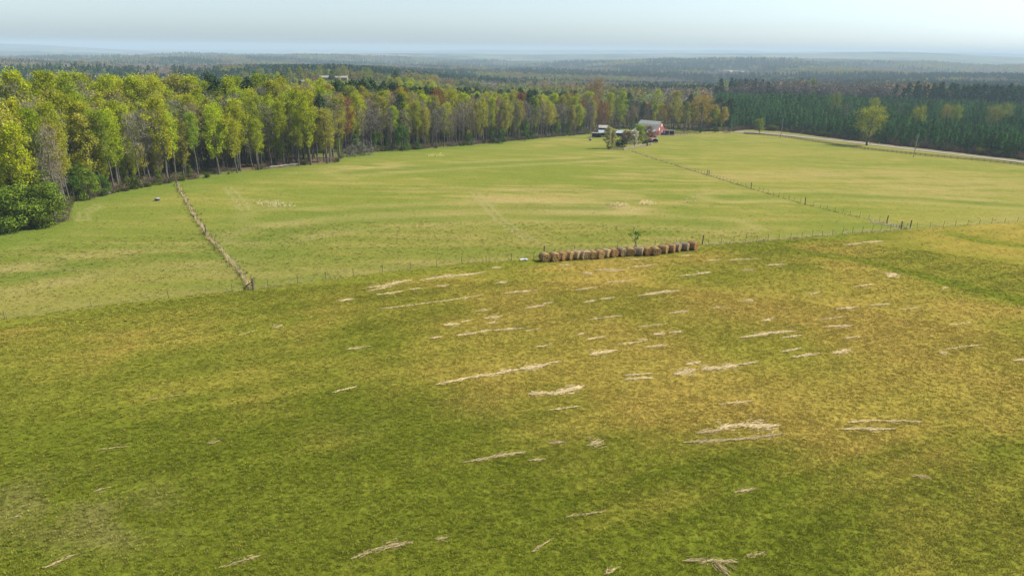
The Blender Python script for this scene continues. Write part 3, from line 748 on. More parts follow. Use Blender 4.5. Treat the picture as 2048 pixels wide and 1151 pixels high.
for (x, y) in poisson(9000, edge_gen(-90, 1190, 1.5, 34, 1.15), 3.7, 410):
    u = float(u_of(x, y)); q = random.random(); z = h1(x, y); p = (x, y, z)
    dd = math.hypot(x, y) - float(edge_r(x, y))
    hs = 1.0 if u > 250 else .97
    if u < 640: kd = 'budding' if q < .76 else 'bare' if q < .97 or u < 330 else 'tallpine'
    else: kd = 'budding' if q < .46 else 'bare' if q < .95 else 'tallpine'
    if dd < 5 and q > .72 and u > 250: kd = 'bare'
    h = random.uniform(19.5, 26) * hs * (1 if dd > 8 else .86)
    if kd == 'budding':
        cc = vary(YG if q < .30 else YG2 if q < .42 else GG if q < .52 else OLV, .22) if u < 640 else vary(YG if q < .22 else OLV if q < .42 else RUST if q < .44 else YG2)
        tree(kd, p, h, cc, LAB[kd], 'budding trees of the wood left of the barn', None, random.uniform(.85, 1.15))
    elif kd == 'bare':
        tree(kd, p, h * .92, vary(BARET if q < .9 else GREYT), LAB[kd], 'bare trees of the wood left of the barn', None, random.uniform(.9, 1.2))
    else:
        tree(kd, p, h * 1.02, vary(TPINE), LAB[kd], 'tall pines of the wood left of the barn')
for (x, y) in poisson(1500, edge_gen(690, 1180, -1, 6), 2.6, 46):
    q = random.random(); p = (x, y, h1(x, y))
    if q < .25: tree('cedar', p, random.uniform(3, 6), vary(DKG), LAB['cedar'], 'low evergreens at the foot of the wood')
    elif q < .75: tree('brush', p, random.uniform(2.5, 5), vary(BARET), LAB['brush'], 'brown shrubs at the foot of the wood')
    else: tree('bush', p, random.uniform(1.8, 3.5), vary((.08, .10, .02)), LAB['bush'], 'leafy shrubs at the foot of the wood')
for (x, y) in poisson(600, edge_gen(210, 345, 0, 5), 2.4, 12):
    tree('cedar' if random.random() < .5 else 'bush', (x, y, h1(x, y)), random.uniform(2.5, 4.5), vary((.085, .11, .015)), 'low green bush at the wood edge left of the dry grass fence', 'bushes left of the dry grass fence')
# behind and right of the barn
for (x, y) in poisson(2500, edge_gen(1180, 1470, 3, 60), 5.2, 90):
    q = random.random(); p = (x, y, h1(x, y)); u = float(u_of(x, y))
    kd = 'budding' if q < .42 else 'bare' if q < .82 else 'tallpine'
    cc = vary((YG, OLV, (.15, .17, .03), RUST, (.22, .15, .04))[random.randrange(5)]) if kd == 'budding' else vary(BARET) if kd == 'bare' else vary(TPINE)
    tree(kd, p, random.uniform(12, 17) if kd != 'tallpine' else random.uniform(15, 19), cc,
         {'budding': 'budding tree in the mixed wood behind the red barn', 'bare': 'leafless tree in the mixed wood behind the red barn', 'tallpine': 'dark pine in the mixed wood behind the red barn'}[kd],
         {'budding': 'budding trees behind the barn', 'bare': 'bare trees behind the barn', 'tallpine': 'pines behind the barn'}[kd], None, random.uniform(1.0, 1.4))
# roadside scrub and front of the plantation
for (x, y) in poisson(1500, edge_gen(1470, 2110, -1.5, 4), 2.5, 70):
    q = random.random(); p = (x, y, h1(x, y))
    if q < .6: tree('brush', p, random.uniform(2.5, 5.5), vary((.15, .10, .07), .25), 'brown leafless shrub along the road under the young pines', 'brown shrubs along the road')
    elif q < .8: tree('bush', p, random.uniform(2, 4), vary((.11, .13, .02), .25), 'yellow green shrub along the road under the young pines', 'green shrubs along the road')
    else: tree('cedar', p, random.uniform(3, 6), vary((.045, .08, .014), .2), 'small roadside evergreen before the young pines', 'small evergreens along the road')
for (x, y) in poisson(5000, edge_gen(1452, 2110, 4, 34, 1.1), 3.0, 285):
    tree('pine', (x, y, h1(x, y)), random.uniform(8, 11.5), vary(PINEC, .25), 'dark green young pine in the even plantation beyond the road', 'young pines of the plantation', None, random.uniform(.9, 1.25))

# ------------------------------------------------------------------ the woods nobody could count
def grid_pts(r0, r1, sp, a0=-43, a1=43, jit=.45):
    """jittered square grid clipped to a sector"""
    X, Y = np.meshgrid(np.arange(-r1, r1, sp), np.arange(0, r1, sp))
    X = X.ravel() + rng.uniform(-jit, jit, X.size) * sp; Y = Y.ravel() + rng.uniform(-jit, jit, Y.size) * sp
    r = np.hypot(X, Y); a = np.degrees(np.arctan2(X, np.maximum(Y, 1e-3)))
    m = (r > r0) & (r < r1) & (a > a0) & (a < a1)
    return X[m], Y[m]
def not_clear(x, y, mrg=1.1):
    m = np.ones(len(x), bool)
    for (cx, cy, hw, hd, _c) in CLEAR: m &= ~((np.abs(x - cx) < hw * mrg) & (np.abs(y - cy) < hd * mrg))
    return m
x, y = grid_pts(120, 560, 6.0, -43, 17.2)
u = u_of(x, y); d = np.hypot(x, y) - edge_r(x, y)
m = ((u < 1185) & (d > 33)) | ((u >= 1185) & (u < 1470) & (d > 58)); x, y, u = x[m], y[m], u[m]
z = H(x, y); q = rng.random(len(x)); pat = fbm(x, y, 60, 131, 2)
ip = np.where(((pat > .60) | (q > .94)) & (u > 330), 2, np.where(q < np.where(u < 700, .72, .55), 0, 1))
protos = MESH_I['budding'] + MESH_I['bare'] + MESH_I['tallpine']
pid = np.where(ip == 0, rng.integers(0, 5, len(x)), np.where(ip == 1, 5 + rng.integers(0, 3, len(x)), 8 + rng.integers(0, 2, len(x))))
bc = np.array([YG, YG2, GG, OLV, YG])[rng.integers(0, 5, len(x))]
cc = np.where((ip == 0)[:, None], bc, np.where((ip == 1)[:, None], np.array(BARET), np.array(TPINE))) * rng.uniform(.82, 1.18, (len(x), 1))
sc = rng.uniform(.92, 1.17, len(x)) * np.where(u > 1150, .70, 1.0) * (.86 + .28 * sst(420, 250, np.hypot(x, y)))
ft_ = (np.abs(x - HOUSE.x * y / HOUSE.y) < 40) & (np.hypot(x, y) > 430); sc = np.where(ft_, sc * .62, sc)
scatter('woods', np.stack([x, y, z - .2], -1), rng.uniform(0, 6.28, len(x)), sc, pid, cc, protos, 'deep wood of budding and bare trees behind its edge')
ux, uy = np.array([edge_gen(-80, 1470, 3, 70)() for _ in range(620)]).T
uu_ = u_of(ux, uy); mk = ~((uu_ > 355) & (uu_ < 660) & (rng.random(len(ux)) < .6)); ux, uy = ux[mk], uy[mk]; n_ = len(ux)
lo = rng.random(n_) < .7
scatter('understory', np.stack([ux, uy, H(ux, uy) - .2], -1), rng.uniform(0, 6.28, n_), np.where(lo, rng.uniform(.28, .55, n_), rng.uniform(.4, .7, n_)), np.where(lo, rng.integers(0, 5, n_), 5 + rng.integers(0, 3, n_)),
        np.where(lo[:, None], np.array([YG, YG2, OLV, GG])[rng.integers(0, 4, n_)], np.array(BARET)) * rng.uniform(.75, 1.15, (n_, 1)), MESH_I['budding'] + MESH_I['bare'], 'low young growth between the trunks of the wood')
# plantation
x, y = grid_pts(250, 745, 4.0, 15.0, 43)
u = u_of(x, y); d = np.hypot(x, y) - edge_r(x, y); m = (u > 1455 - (np.hypot(x, y) - 330) * .10) & (d > 33) & not_clear(x, y, 1.0)
TK = np.array([(a, b) for a, b, e in TAKEN if a > 100])
x, y = x[m], y[m]; m = np.array([((TK[:, 0] - a) ** 2 + (TK[:, 1] - b) ** 2).min() > 3 for a, b in zip(x, y)]); x, y = x[m], y[m]
q = rng.random(len(x)); odd = q > .985
pid = np.where(odd, 4, rng.integers(0, 4, len(x)))
cc = np.where(odd[:, None], np.array((.13, .14, .03)), np.array(PINEC) * (.75 + .55 * fbm(x, y, 25, 141, 3))[:, None]) * rng.uniform(.75, 1.3, (len(x), 1))
scatter('pine_woods', np.stack([x, y, H(x, y) - .1], -1), rng.uniform(0, 6.28, len(x)), rng.uniform(.62, 1.12, len(x)) * (.9 + .35 * (fbm(x, y, 40, 143, 2) - .5)) * np.where(odd, .6, 1), pid, cc, MESH_I['pine'] + [MESH_I['open'][0]], 'even young pine plantation reaching back from the road')
# scrub below the edge
pts = [edge_gen(-60, 1460, -1.0, 9)() for _ in range(1500)] + [edge_gen(1465, 2110, -1.5, 6)() for _ in range(700)]
x, y = np.array(pts).T; u = u_of(x, y)
m = ~((u > 355) & (u < 680) & (rng.random(len(x)) < .8)); x, y, u = x[m], y[m], u[m]
q = rng.random(len(x)); gi = q > .72
pid = np.where(gi, 3 + rng.integers(0, 2, len(x)), rng.integers(0, 3, len(x)))
cc = np.where(gi[:, None], np.array((.09, .115, .02)), np.array((.155, .115, .08))) * rng.uniform(.6, 1.25, (len(x), 1))
scatter('undergrowth', np.stack([x, y, H(x, y)], -1), rng.uniform(0, 6.28, len(x)), rng.uniform(.25, .75, len(x)), pid, cc, MESH_I['brush'] + MESH_I['bush'], 'brown and green undergrowth at the foot of the woods')

# far woods: coarse trees to four kilometres
def far_dec(seed, n=170, sz=.95, twig=False):
    random.seed(seed); T, C = MB(), MB(); T.tube([(0, 0, -1), (0, 0, 9)], [.3, .2], 4)
    lobes = [(Vector((random.gauss(0, 2.0), random.gauss(0, 2.0), random.uniform(8, 17))), random.uniform(1.6, 2.9), random.uniform(.15, .9)) for _ in range(9)]
    for (c, rr, cl) in lobes:
        for _ in range(n // 9):
            d = rv().normalized(); C.quad(c + d * rr * random.uniform(.7, 1.1), sz * random.uniform(.6, 1.2), d + rv(.4), .8, 0, min(1, max(0, cl + random.gauss(0, .15))))
    return merge(T, C, 'far model', [BARK, LEAF_I if not twig else TWIG_I])
def far_pine(seed, n=130, sz=.95):
    random.seed(seed); T, C = MB(), MB(); T.tube([(0, 0, -1), (0, 0, 14)], [.3, .1], 4)
    for _ in range(n):
        t = random.random() ** .8; a = random.random() * 6.28; rad = 2.9 * ((1 - t) ** .7 + .08)
        d = Vector((math.cos(a), math.sin(a), .6)); C.quad(Vector((d.x * rad, d.y * rad, 4 + 14 * t)), sz * random.uniform(.6, 1.2), d + rv(.4), .6, 0, random.random())
    return merge(T, C, 'far model', [BARK, NEED_I])
FARP = [far_dec(s) for s in (201, 202, 203)] + [far_dec(s, 300, .5, True) for s in (204, 205)] + [far_pine(s) for s in (206, 207, 208)]
XS, YS, SC = [], [], []
for (r0, r1, sp_, s_) in ((540, 1000, 7.0, .95), (1000, 2000, 9.0, 1.05), (2000, 3400, 13.0, 1.25), (3400, 5200, 20.0, 1.6)):
    x, y = grid_pts(r0, r1, sp_, -39, 39); XS.append(x); YS.append(y); SC.append(np.full(len(x), s_))
x, y, s_ = np.concatenate(XS), np.concatenate(YS), np.concatenate(SC)
r = np.hypot(x, y); u = u_of(x, y)
m = not_clear(x, y, 1.05) & ~((u > 1425) & (r < 752)) & ~((u < 1470) & (r < 565))
m &= ~((fbm(x, y, 420, 151, 2) > .70) & (r > 1200))
x, y, s_, r, u = x[m], y[m], s_[m], r[m], u[m]
k = far_class(x, y)
sw = rng.random(len(x)) < .07; k = np.where(sw, rng.integers(0, 3, len(x)), k)
pid = np.where(k == 0, 3 + rng.integers(0, 2, len(x)), np.where(k == 2, 5 + rng.integers(0, 3, len(x)), rng.integers(0, 3, len(x))))
cc = np.stack([BARE_C * .95, LEAFY_C * 1.1, PINE_C * 1.15, RUST_C * 1.2])[k] * rng.uniform(.8, 1.2, (len(x), 1)) * (.7 + .6 * fbm(x, y, 60, 161, 2))[:, None]
gold = (k == 1) & (rng.random(len(x)) < .3); cc[gold] = np.array((.21, .165, .04)) * rng.uniform(.8, 1.2, (gold.sum(), 1))
scale = s_ * rng.uniform(.75, 1.2, len(x)); near_house = np.hypot(x - HOUSE.x, y - HOUSE.y) < 170
scale = np.where(near_house, scale * .62, scale); scale = np.where((u > 1440) & (r > 740) & (r < 900), scale * 1.3, scale)
front_house = (np.abs(x - HOUSE.x * y / HOUSE.y) < 50) & (y < HOUSE.y) & (y > HOUSE.y - 200); scale = np.where(front_house, scale * .5, scale)
scatter('far_woods', np.stack([x, y, H(x, y) - .5], -1), rng.uniform(0, 6.28, len(x)), scale, pid, cc, FARP, 'hazy rolling woods of bare, budding and pine trees out to the hills')

# ------------------------------------------------------------------ grass, dry grass, straw
DEAD_I = leaf_mat('dead_grass', 'INST', .3, .45, .12, True)
def tuft(seed, n=9, h=.16, w=.035, sp=.16, mat=None):
    random.seed(seed); B = MB()
    for _ in range(n):
        a = random.random() * 6.28; p = Vector((random.gauss(0, sp * .6), random.gauss(0, sp * .6), -.01)); L = h * random.uniform(.55, 1.25)
        d = Vector((math.cos(a), math.sin(a), 0)); s = Vector((-d.y, d.x, 0)) * w * random.uniform(.6, 1.2); rn = random.random()
        p1 = p + d * L * .25 + Vector((0, 0, L * .75)); p2 = p + d * L * .75 + Vector((0, 0, L))
        B.face([p - s, p + s, p1 + s * .7, p1 - s * .7], rn); B.face([p1 - s * .7, p1 + s * .7, p2], rn)
    return B.mesh('tuft model', mat or GRASS_I)
TUFT = [tuft(301, 9, .09, .035, .18), tuft(302, 11, .07, .04, .22), tuft(303, 8, .12, .03, .16), tuft(304, 12, .08, .04, .26)]
def sector(r0, r1, dens):
    W = 62 if r0 < 50 else 43
    n = int(R_(W) * (r1 * r1 - r0 * r0) * dens)
    r = np.sqrt(rng.uniform(r0 * r0, r1 * r1, n)); a = rng.uniform(-R_(W), R_(W), n)
    return r * np.sin(a), r * np.cos(a)
parts = [sector(20, 60, 34), sector(60, 95, 19), sector(95, 140, 6.5), sector(140, 240, .8)]
x = np.concatenate([p[0] for p in parts]); y = np.concatenate([p[1] for p in parts]); r = np.hypot(x, y)
m = r < edge_r(x, y) - 1; x, y, r = x[m], y[m], r[m]
u_, v_ = proj(x, y, H(x, y)); past = (v_ < np.interp(u_, CX, CY)) & (y > 20); cl = fbm(x, y, .9, 171, 2); keep = rng.random(len(x)) < np.clip(.8 + .5 * (cl - .4), .2, 1) * (1 - .85 * sst(150, 240, r)) * np.where(past, .3, 1.0); x, y, r, cl = x[keep], y[keep], r[keep], cl[keep]
gc = ground_col(x, y) * rng.uniform(.95, 1.75, (len(x), 1))
yl = rng.random(len(x)) < .13; gc[yl] = gc[yl] * .5 + np.array((.20, .165, .045)) * .5
dk = rng.random(len(x)) < np.where(r < 90, .14, .0); gc[dk] = gc[dk] * np.array((.66, .80, .7))
scl = rng.uniform(.6, 1.1, len(x)) * (1 + .5 * sst(60, 140, r)) * (.75 + .3 * cl)
scatter('grass', np.stack([x, y, H(x, y)], -1), rng.uniform(0, 6.28, len(x)), scl, rng.integers(0, 4, len(x)), gc, TUFT, 'short green and golden grass of the hay field')

DRY = [tuft(311, 10, .75, .03, .26, DEAD_I), tuft(312, 9, .95, .03, .24, DEAD_I), tuft(313, 11, .55, .035, .34, DEAD_I)]
dp, dcol, dsc = [], [], []
def dry_line(pts, step, width, colr, s0, s1, prob=1.0):
    for a, b in zip(pts[:-1], pts[1:]):
        L = (b - a).length; n = max(1, int(L / step))
        for k in range(n):
            if random.random() > prob: continue
            q = a.lerp(b, random.random()); x, y = q.x + random.gauss(0, width), q.y + random.gauss(0, width)
            dp.append((x, y)); dcol.append(np.array(colr) * random.uniform(.75, 1.2)); dsc.append(random.uniform(s0, s1))
random.seed(321)
STRAWC = (.27, .22, .115)
F5 = [(500, 577), (480, 545), (448, 508), (415, 472), (385, 425), (355, 370)]
dry_line(world_line(F5), .14, .17, (.34, .28, .15), .25, .8); dry_line(world_line(F5), .5, .5, (.10, .13, .02), .4, .8)
dry_line(world_line([p for p in CROSS if 425 <= p[0] <= 1060]), .35, .22, STRAWC, .2, .5)
dry_line(world_line([p for p in CROSS if 0 <= p[0] <= 505]), .5, .3, (.24, .21, .09), .2, .5)
dry_line(world_line([p for p in CROSS if 1403 <= p[0] <= 1830]), .16, .35, (.26, .225, .12), .3, .7)
dry_line(world_line([p for p in CROSS if 1820 <= p[0] <= 2300]), .3, .3, STRAWC, .25, .55)
dry_line(world_line([(1815, 455), (1770, 450), (1735, 443)]), .2, .5, (.25, .21, .15), .5, .9)
F6 = [(1818, 456), (1770, 447), (1700, 431), (1610, 409), (1500, 377), (1415, 350), (1340, 327), (1300, 315), (1262, 302)]
dry_line(world_line(F6), .28, .14, (.085, .085, .025), .2, .45); dry_line(world_line(F6[4:]), .5, .3, STRAWC, .3, .6)
for (uu, vv, su, sv, n, cc_) in ((1240, 411, 7, 2, 45, (.42, .35, .19)), (1290, 407, 8, 1.5, 60, (.44, .35, .19)), (1222, 411, 5, 1.5, 25, STRAWC), (530, 407, 18, 2, 60, (.36, .33, .18)), (560, 412, 14, 2, 40, (.36, .33, .18)), (872, 311, 10, 1.2, 50, (.42, .37, .13)), (1380, 403, 12, 3, 14, STRAWC)):
    for _ in range(n):
        p = at(uu + random.gauss(0, su), vv + random.gauss(0, sv)); dp.append((p.x, p.y)); dcol.append(np.array(cc_) * random.uniform(.8, 1.2)); dsc.append(random.uniform(.4, .9))
x, y = np.array(dp).T
scatter('dry_grass', np.stack([x, y, H(x, y)], -1), rng.uniform(0, 6.28, len(x)), dsc, rng.integers(0, 3, len(x)), np.array(dcol) * np.where(np.array(dcol)[:, :1] > .15, 1.5, 1.0), DRY, 'pale dead grass standing along the wire fences and in clumps')

STREAK = """735 576 820 562 1.2 .5;780 568 822 561 .6 .9;845 560 965 545 .8 1.3;735 582 780 574 .5 .6;675 602 706 598 .6 1.2;755 590 805 583 .5 .8;820 580 842 577 .4 .8;870 574 896 571 .5 .6;760 618 860 606 .3 .7;860 606 960 592 .35 .8
995 567 1014 564 .6 1.2;1005 588 1070 581 .45 .9;953 623 980 620 .4 .6;1055 617 1086 611 .6 1.2;1085 609 1106 606 .4 .7;972 637 1002 634 .5 1.3;890 651 916 648 .8 1.4;925 645 940 641 .3 .7;975 648 993 646 .4 .9;860 677 883 674 .5 1.2;915 672 950 666 .5 1;950 666 980 660 .4 1
990 662 1046 656 .4 1;1055 663 1078 658 .3 .7;875 768 935 757 .35 .8;935 757 1000 747 .45 1;1000 747 1040 739 .6 1.2;1040 739 1092 728 .8 1.5;1092 728 1120 723 .3 .7;1075 695 1102 690 .3 .7;1060 791 1100 787 .6 1.6;1100 787 1166 775 .8 1.6;985 538 1002 535 .6 1.1;1120 532 1142 530 .5 1
1190 541 1232 538 .5 1.1;1165 548 1186 547 .6 1.2;1215 542 1248 540 .5 1.2;1258 535 1312 530 .5 1.2;1215 566 1272 560 .4 .9;1155 580 1196 575 .4 .8;1280 591 1354 582 .65 1.6;1168 604 1190 601 .6 1.2;1200 600 1226 596 .5 1.2;1355 553 1400 548 .4 1.1;1400 548 1418 545 .9 1.5;1415 522 1442 519 .4 .9;1460 521 1516 518 .5 1.2;1535 532 1572 528 .6 1.4;1485 541 1506 539 .4 1
1363 512 1376 510 .5 1;1255 521 1292 518 .4 .8;1484 603 1512 601 .5 1.2;1425 617 1461 616 .4 .8;1340 627 1376 623 .45 1;1525 643 1544 638 .5 1.1;1484 674 1588 662 .55 1.6;1565 676 1600 671 .3 .9;1310 671 1331 667 .7 .9;1340 667 1364 664 .5 1;1297 695 1332 690 .5 .9;1280 680 1296 680 .4 .8;1183 711 1230 702 .7 1.6;1155 670 1168 667 .3 .9;1175 680 1208 673 .3 .9
1350 748 1394 742 .8 1.6;1410 741 1440 736 1.0 1.6;1440 737 1476 732 .8 1.6;1375 730 1400 725 .4 1;1250 752 1300 748 .4 .7;1250 760 1302 757 .4 .8;1585 714 1636 708 .4 1;1480 730 1516 725 .4 .8;1675 619 1712 614 .5 1.3;1740 612 1776 608 .4 .8;1655 655 1700 651 .6 1.3;1690 678 1718 674 .3 .9;1665 706 1698 701 .7 1.4;1773 553 1795 549 1.6 1.6;1715 574 1743 569 .5 1;1730 486 1762 482 .8 1.4;1690 490 1726 486 .8 1
1885 578 1896 576 .4 1;1620 590 1640 584 .4 .8;1882 707 1893 706 .5 1;2030 722 2052 719 .4 1;708 1116 760 1100 .35 1.3;760 1100 822 1088 .55 1.5;875 1080 898 1076 .4 .9;930 925 1040 907 .25 .8;985 914 1052 905 .25 .8;1100 887 1130 886 .3 .8;1060 921 1092 919 .25 .8;1180 892 1206 886 .9 .9;1135 1035 1206 1023 .25 .8;1065 1105 1100 1080 .2 .8;670 785 710 774 .25 .8;1210 1147 1236 1137 .5 .8
1395 866 1440 859 .4 1.3;1440 859 1485 850 .6 1.6;1480 853 1550 848 1.1 1.6;1375 886 1460 878 .35 1.1;1460 880 1562 869 .4 1.1;1690 860 1780 857 .4 .8;1700 845 1760 842 .3 .7;1765 843 1840 844 .3 .7;1475 985 1508 978 .3 1;1375 1125 1470 1124 .5 1.4;1428 1128 1452 1152 .7 1.3;1495 1115 1530 1107 .3 1;1830 953 1856 953 .4 .8;550 657 567 652 .9 1.3;415 888 438 885 .4 1
205 900 250 893 .4 .8;95 1132 146 1112 .5 1;185 985 226 976 .3 .6;440 1135 520 1110 .3 .8;480 672 516 660 .3 .5;20 1035 40 1030 .6 .6;1885 700 1960 690 .3 .3;300 800 380 788 .3 .35;1560 705 1600 698 .3 .6;1240 690 1290 683 .3 .6;1440 810 1500 802 .3 .5;1100 820 1160 812 .3 .4;1640 640 1690 634 .3 .6;1180 640 1240 632 .3 .6;1280 655 1330 648 .3 .5;1900 650 1940 645 .3 .4;690 700 740 692 .4 .4;1800 620 1840 615 .3 .5"""
def make_straw():
    random.seed(400); B = MB()
    for row in STREAK.replace('\n', ';').split(';'):
        u0, v0, u1, v1, w, den = [float(q) for q in row.split()]
        a, b = at(u0, v0), at(u1, v1); L = (b - a).length; d = (b - a).normalized(); sd = Vector((-d.y, d.x, 0))
        ph = random.random() * 9
        n = int(L * (44 + 95 * w) * den * (.38 if v0 > 1000 or u0 < 560 else .9))
        for _ in range(n):
            t = random.betavariate(1.4, 1.4); env = (math.sin(math.pi * min(1, max(0, t))) ** .8) * (.55 + .45 * math.sin(ph + t * L * 1.3) ** 2)
            if random.random() < .42: env *= 3.4
            q = a + d * L * (t * 1.12 - .06) + sd * (random.gauss(0, w * .21) * env + .28 * w * math.sin(ph + t * L * .8))
            z = h1(q.x, q.y) if False else None
            ang = random.gauss(0, .30); e = (d * math.cos(ang) + sd * math.sin(ang)) * random.uniform(.08, .30); s = Vector((-e.y, e.x, 0)).normalized() * random.uniform(.005, .013)
            B.face([q - e - s, q - e + s, q + e + s, q + e - s], random.random() * .35 if (v0 > 860 or u0 < 560) else .45 + .55 * random.random()); B.lift = None
    V = np.array(B.v); nq = len(V) // 4
    g = H(V[:, 0], V[:, 1]); lift = np.repeat(np.abs(rng.normal(0, .018, nq)) + .075, 4) + rng.uniform(-.015, .015, len(V))
    V[:, 2] = g + lift; B.v = V.tolist()
    m, nt, out = mat_new('loose_straw')
    rn = N(nt, 'ShaderNodeAttribute', attribute_type='GEOMETRY', attribute_name='rnd').outputs['Fac']
    c = mixc(nt, rn, (.27, .21, .11), (.56, .44, .255))
    dd = N(nt, 'ShaderNodeBsdfDiffuse'); nt.links.new(c, dd.inputs['Color']); nt.links.new(dd.outputs[0], out.inputs[0])
    tag(B.build('straw', m), 'pale loose straw left in raked rows across the golden hay field', None, None, 'stuff')
make_straw()

# ------------------------------------------------------------------ hay bales
HAY_A = [surf_mat('hay_golden', (.31, .21, .09), (.17, .11, .05), 4, .95, .45, .8), surf_mat('hay_grey', (.24, .185, .125), (.14, .105, .075), 4, .95, .45, .8),
         surf_mat('hay_rusty', (.28, .175, .075), (.15, .095, .04), 4, .95, .45, .8), surf_mat('hay_pale', (.36, .265, .14), (.21, .15, .08), 4, .95, .45, .8)]
def spiral_mat(name, c1, c2):
    m, nt, out = mat_new(name); vec = N(nt, 'ShaderNodeTexCoord').outputs['Object']
    w = N(nt, 'ShaderNodeTexWave', wave_type='RINGS', rings_direction='Y'); w.inputs['Scale'].default_value = 2.6; w.inputs['Distortion'].default_value = 3.5; w.inputs['Detail'].default_value = 3; w.inputs['Detail Scale'].default_value = 2
    nt.links.new(vec, w.inputs['Vector'])
    c = mixc(nt, mrange(nt, w.outputs['Fac'], .2, .8, 0, 1), c1, c2)
    c = mixc(nt, 1.0, c, grey(nt, mrange(nt, noise(nt, 14, 4, .7, vec), .25, .75, .5, 1.5)), 'MULTIPLY')
    d = N(nt, 'ShaderNodeBsdfDiffuse'); nt.links.new(c, d.inputs['Color']); nt.links.new(d.outputs[0], out.inputs[0]); return m
FACE_A = [spiral_mat('bale_end_golden', (.34, .22, .085), (.12, .075, .032)), spiral_mat('bale_end_grey', (.30, .215, .11), (.12, .085, .045)), spiral_mat('bale_end_rusty', (.33, .185, .07), (.11, .065, .03)), spiral_mat('bale_end_pale', (.37, .26, .12), (.16, .11, .055))]
def bale_meshes(seed, D=1.3, L=1.25):
    random.seed(seed); B, E = MB(), []; n = 28; m = 7
    vs = []
    for j in range(m + 1):
        t = j / m; y = (t - .5) * L; edge = 1 - .10 * (abs(t - .5) * 2) ** 6
        for k in range(n):
            a = 2 * math.pi * k / n; r = D / 2 * edge * (1 + random.gauss(0, .018)); z = r * math.sin(a); x = r * math.cos(a)
            if z < 0: x *= 1.03; z *= .94
            vs.append((x, y + random.gauss(0, .015), z))
    fs = [(j * n + k, j * n + (k + 1) % n, (j + 1) * n + (k + 1) % n, (j + 1) * n + k) for j in range(m) for k in range(n)]
    B.poly(vs, fs)
    for _ in range(420):    # loose stems sticking out
        a = random.uniform(-.4, math.pi + .4); y = random.uniform(-.5, .5) * L; d = Vector((math.cos(a), 0, math.sin(a))); p = d * D / 2; p.y = y
        e = (Vector((-d.z, random.gauss(0, .5), d.x)) + d * .45).normalized() * random.uniform(.06, .18); s = e.cross(d).normalized() * .012
        B.face([p - s, p + s, p + e])
    for sgn in (-1, 1):     # end faces: rolled layers, slightly dished
        ring = []
        rr = [0, .12, .25, .4, .52, .6, .625]
        off = [.03, .0, .035, .01, .03, .0, -.02]
        ctr = (0, sgn * (L / 2 + .0), 0); pv = [ctr]; ff = []
        for i in range(1, len(rr)):
            for k in range(n):
                a = 2 * math.pi * k / n; q = rr[i] * D / 1.3; z = q * math.sin(a); x = q * math.cos(a)
                if z < 0: x *= 1.03; z *= .94
                pv.append((x, sgn * (L / 2 + off[i] + random.gauss(0, .012)), z))
        for k in range(n): ff.append((0, 1 + k, 1 + (k + 1) % n))
        for i in range(len(rr) - 2):
            for k in range(n): ff.append((1 + i * n + k, 1 + (i + 1) * n + k, 1 + (i + 1) * n + (k + 1) % n, 1 + i * n + (k + 1) % n))
        Q = MB(); Q.poly(pv, ff); E.append(Q)
    return B, E
BP = [bale_meshes(s) for s in (501, 502, 503, 504)]
BM = [[(b.mesh('roll', HAY_A[c]), e[0].mesh('end_face', FACE_A[c]), e[1].mesh('end_face', FACE_A[c])) for c in range(4)] for b, e in BP]
BALES = [  # zoom coordinates of the foot, turn of the end face towards the camera, colour
    (200, 428, 14, 0, 'golden brown bale with dark foot at the left end of the row'),
    (300, 424, 24, 0, 'golden round bale second from the left end of the row'),
    (374, 416, 26, 2, 'rusty faced bale leaning between golden bales, third from the left end'),
    (448, 409, 26, 0, 'golden bale with ragged lower edge, fourth from the left end'),
    (522, 404, 26, 3, 'pale topped bale, fifth from the left end of the row'),
    (580, 402, 24, 1, 'narrow shaded bale squeezed behind its neighbours, sixth from the left end'),
    (628, 401, 20, 3, 'pale bale whose full end shows, seventh from the left end'),
    (690, 400, 20, 0, 'golden bale, eighth from the left end of the row'),
    (757, 396, 26, 0, 'golden bale, ninth from the left end of the row'),
    (822, 385, 40, 3, 'pale topped bale standing a little behind, tenth from the left end'),
    (897, 381, 24, 2, 'rusty round bale pushed forward out of line, tenth from the right end'),
    (985, 373, 22, 1, 'dark brown bale left of the sapling, ninth from the right end... '),
    (1070, 369, 24, 0, 'golden bale directly left below the sapling'),
    (1157, 367, 62, 1, 'grey weathered bale turned sideways directly under the sapling'),
    (1240, 365, 20, 2, 'orange brown bale right of the grey sideways bale'),
    (1330, 363, 14, 0, 'golden bale with dark gap on its left, sixth from the right end'),
    (1412, 342, 40, 0, 'brown bale set back, fifth from the right end of the row'),
    (1482, 333, 48, 2, 'bright orange ended bale, fourth from the right end'),
    (1548, 323, 56, 1, 'grey bale with shaded dark side, third from the right end'),
    (1625, 315, 56, 1, 'grey bale with pale end, second from the right end'),
    (1712, 306, 52, 2, 'brown bale with orange rim at the right end of the row')]
random.seed(510)
for i, (X, Y, turn, ci, lb) in enumerate(BALES):
    if i == 11: lb = 'dark brown bale, ninth from the right end of the row'
    p = at(1050 + X / 5.12, 440 + Y / 5.12); dv = Vector((p.x, p.y, 0)).normalized(); q = p + dv * .55
    face = math.atan2(-dv.y, -dv.x) + R_(turn + 14 + random.gauss(0, 9))      # the end face looks at the camera, turned to the right
    o = thing('hay_bale', (q.x, q.y, h1(q.x, q.y) + .69), lb, 'hay bale', 'round hay bales in a row by the wire fence', face + math.pi / 2, (lambda q_: (q_ * random.uniform(.96, 1.05), q_ * random.uniform(.95, 1.12), q_ * random.uniform(.93, 1.03)))(random.uniform(1.12, 1.25)))
    for nm, me in zip(('roll', 'end_face', 'end_face'), BM[i % 4][ci]):
        c = bpy.data.objects.new(nm, me); COL.objects.link(c); c.parent = o
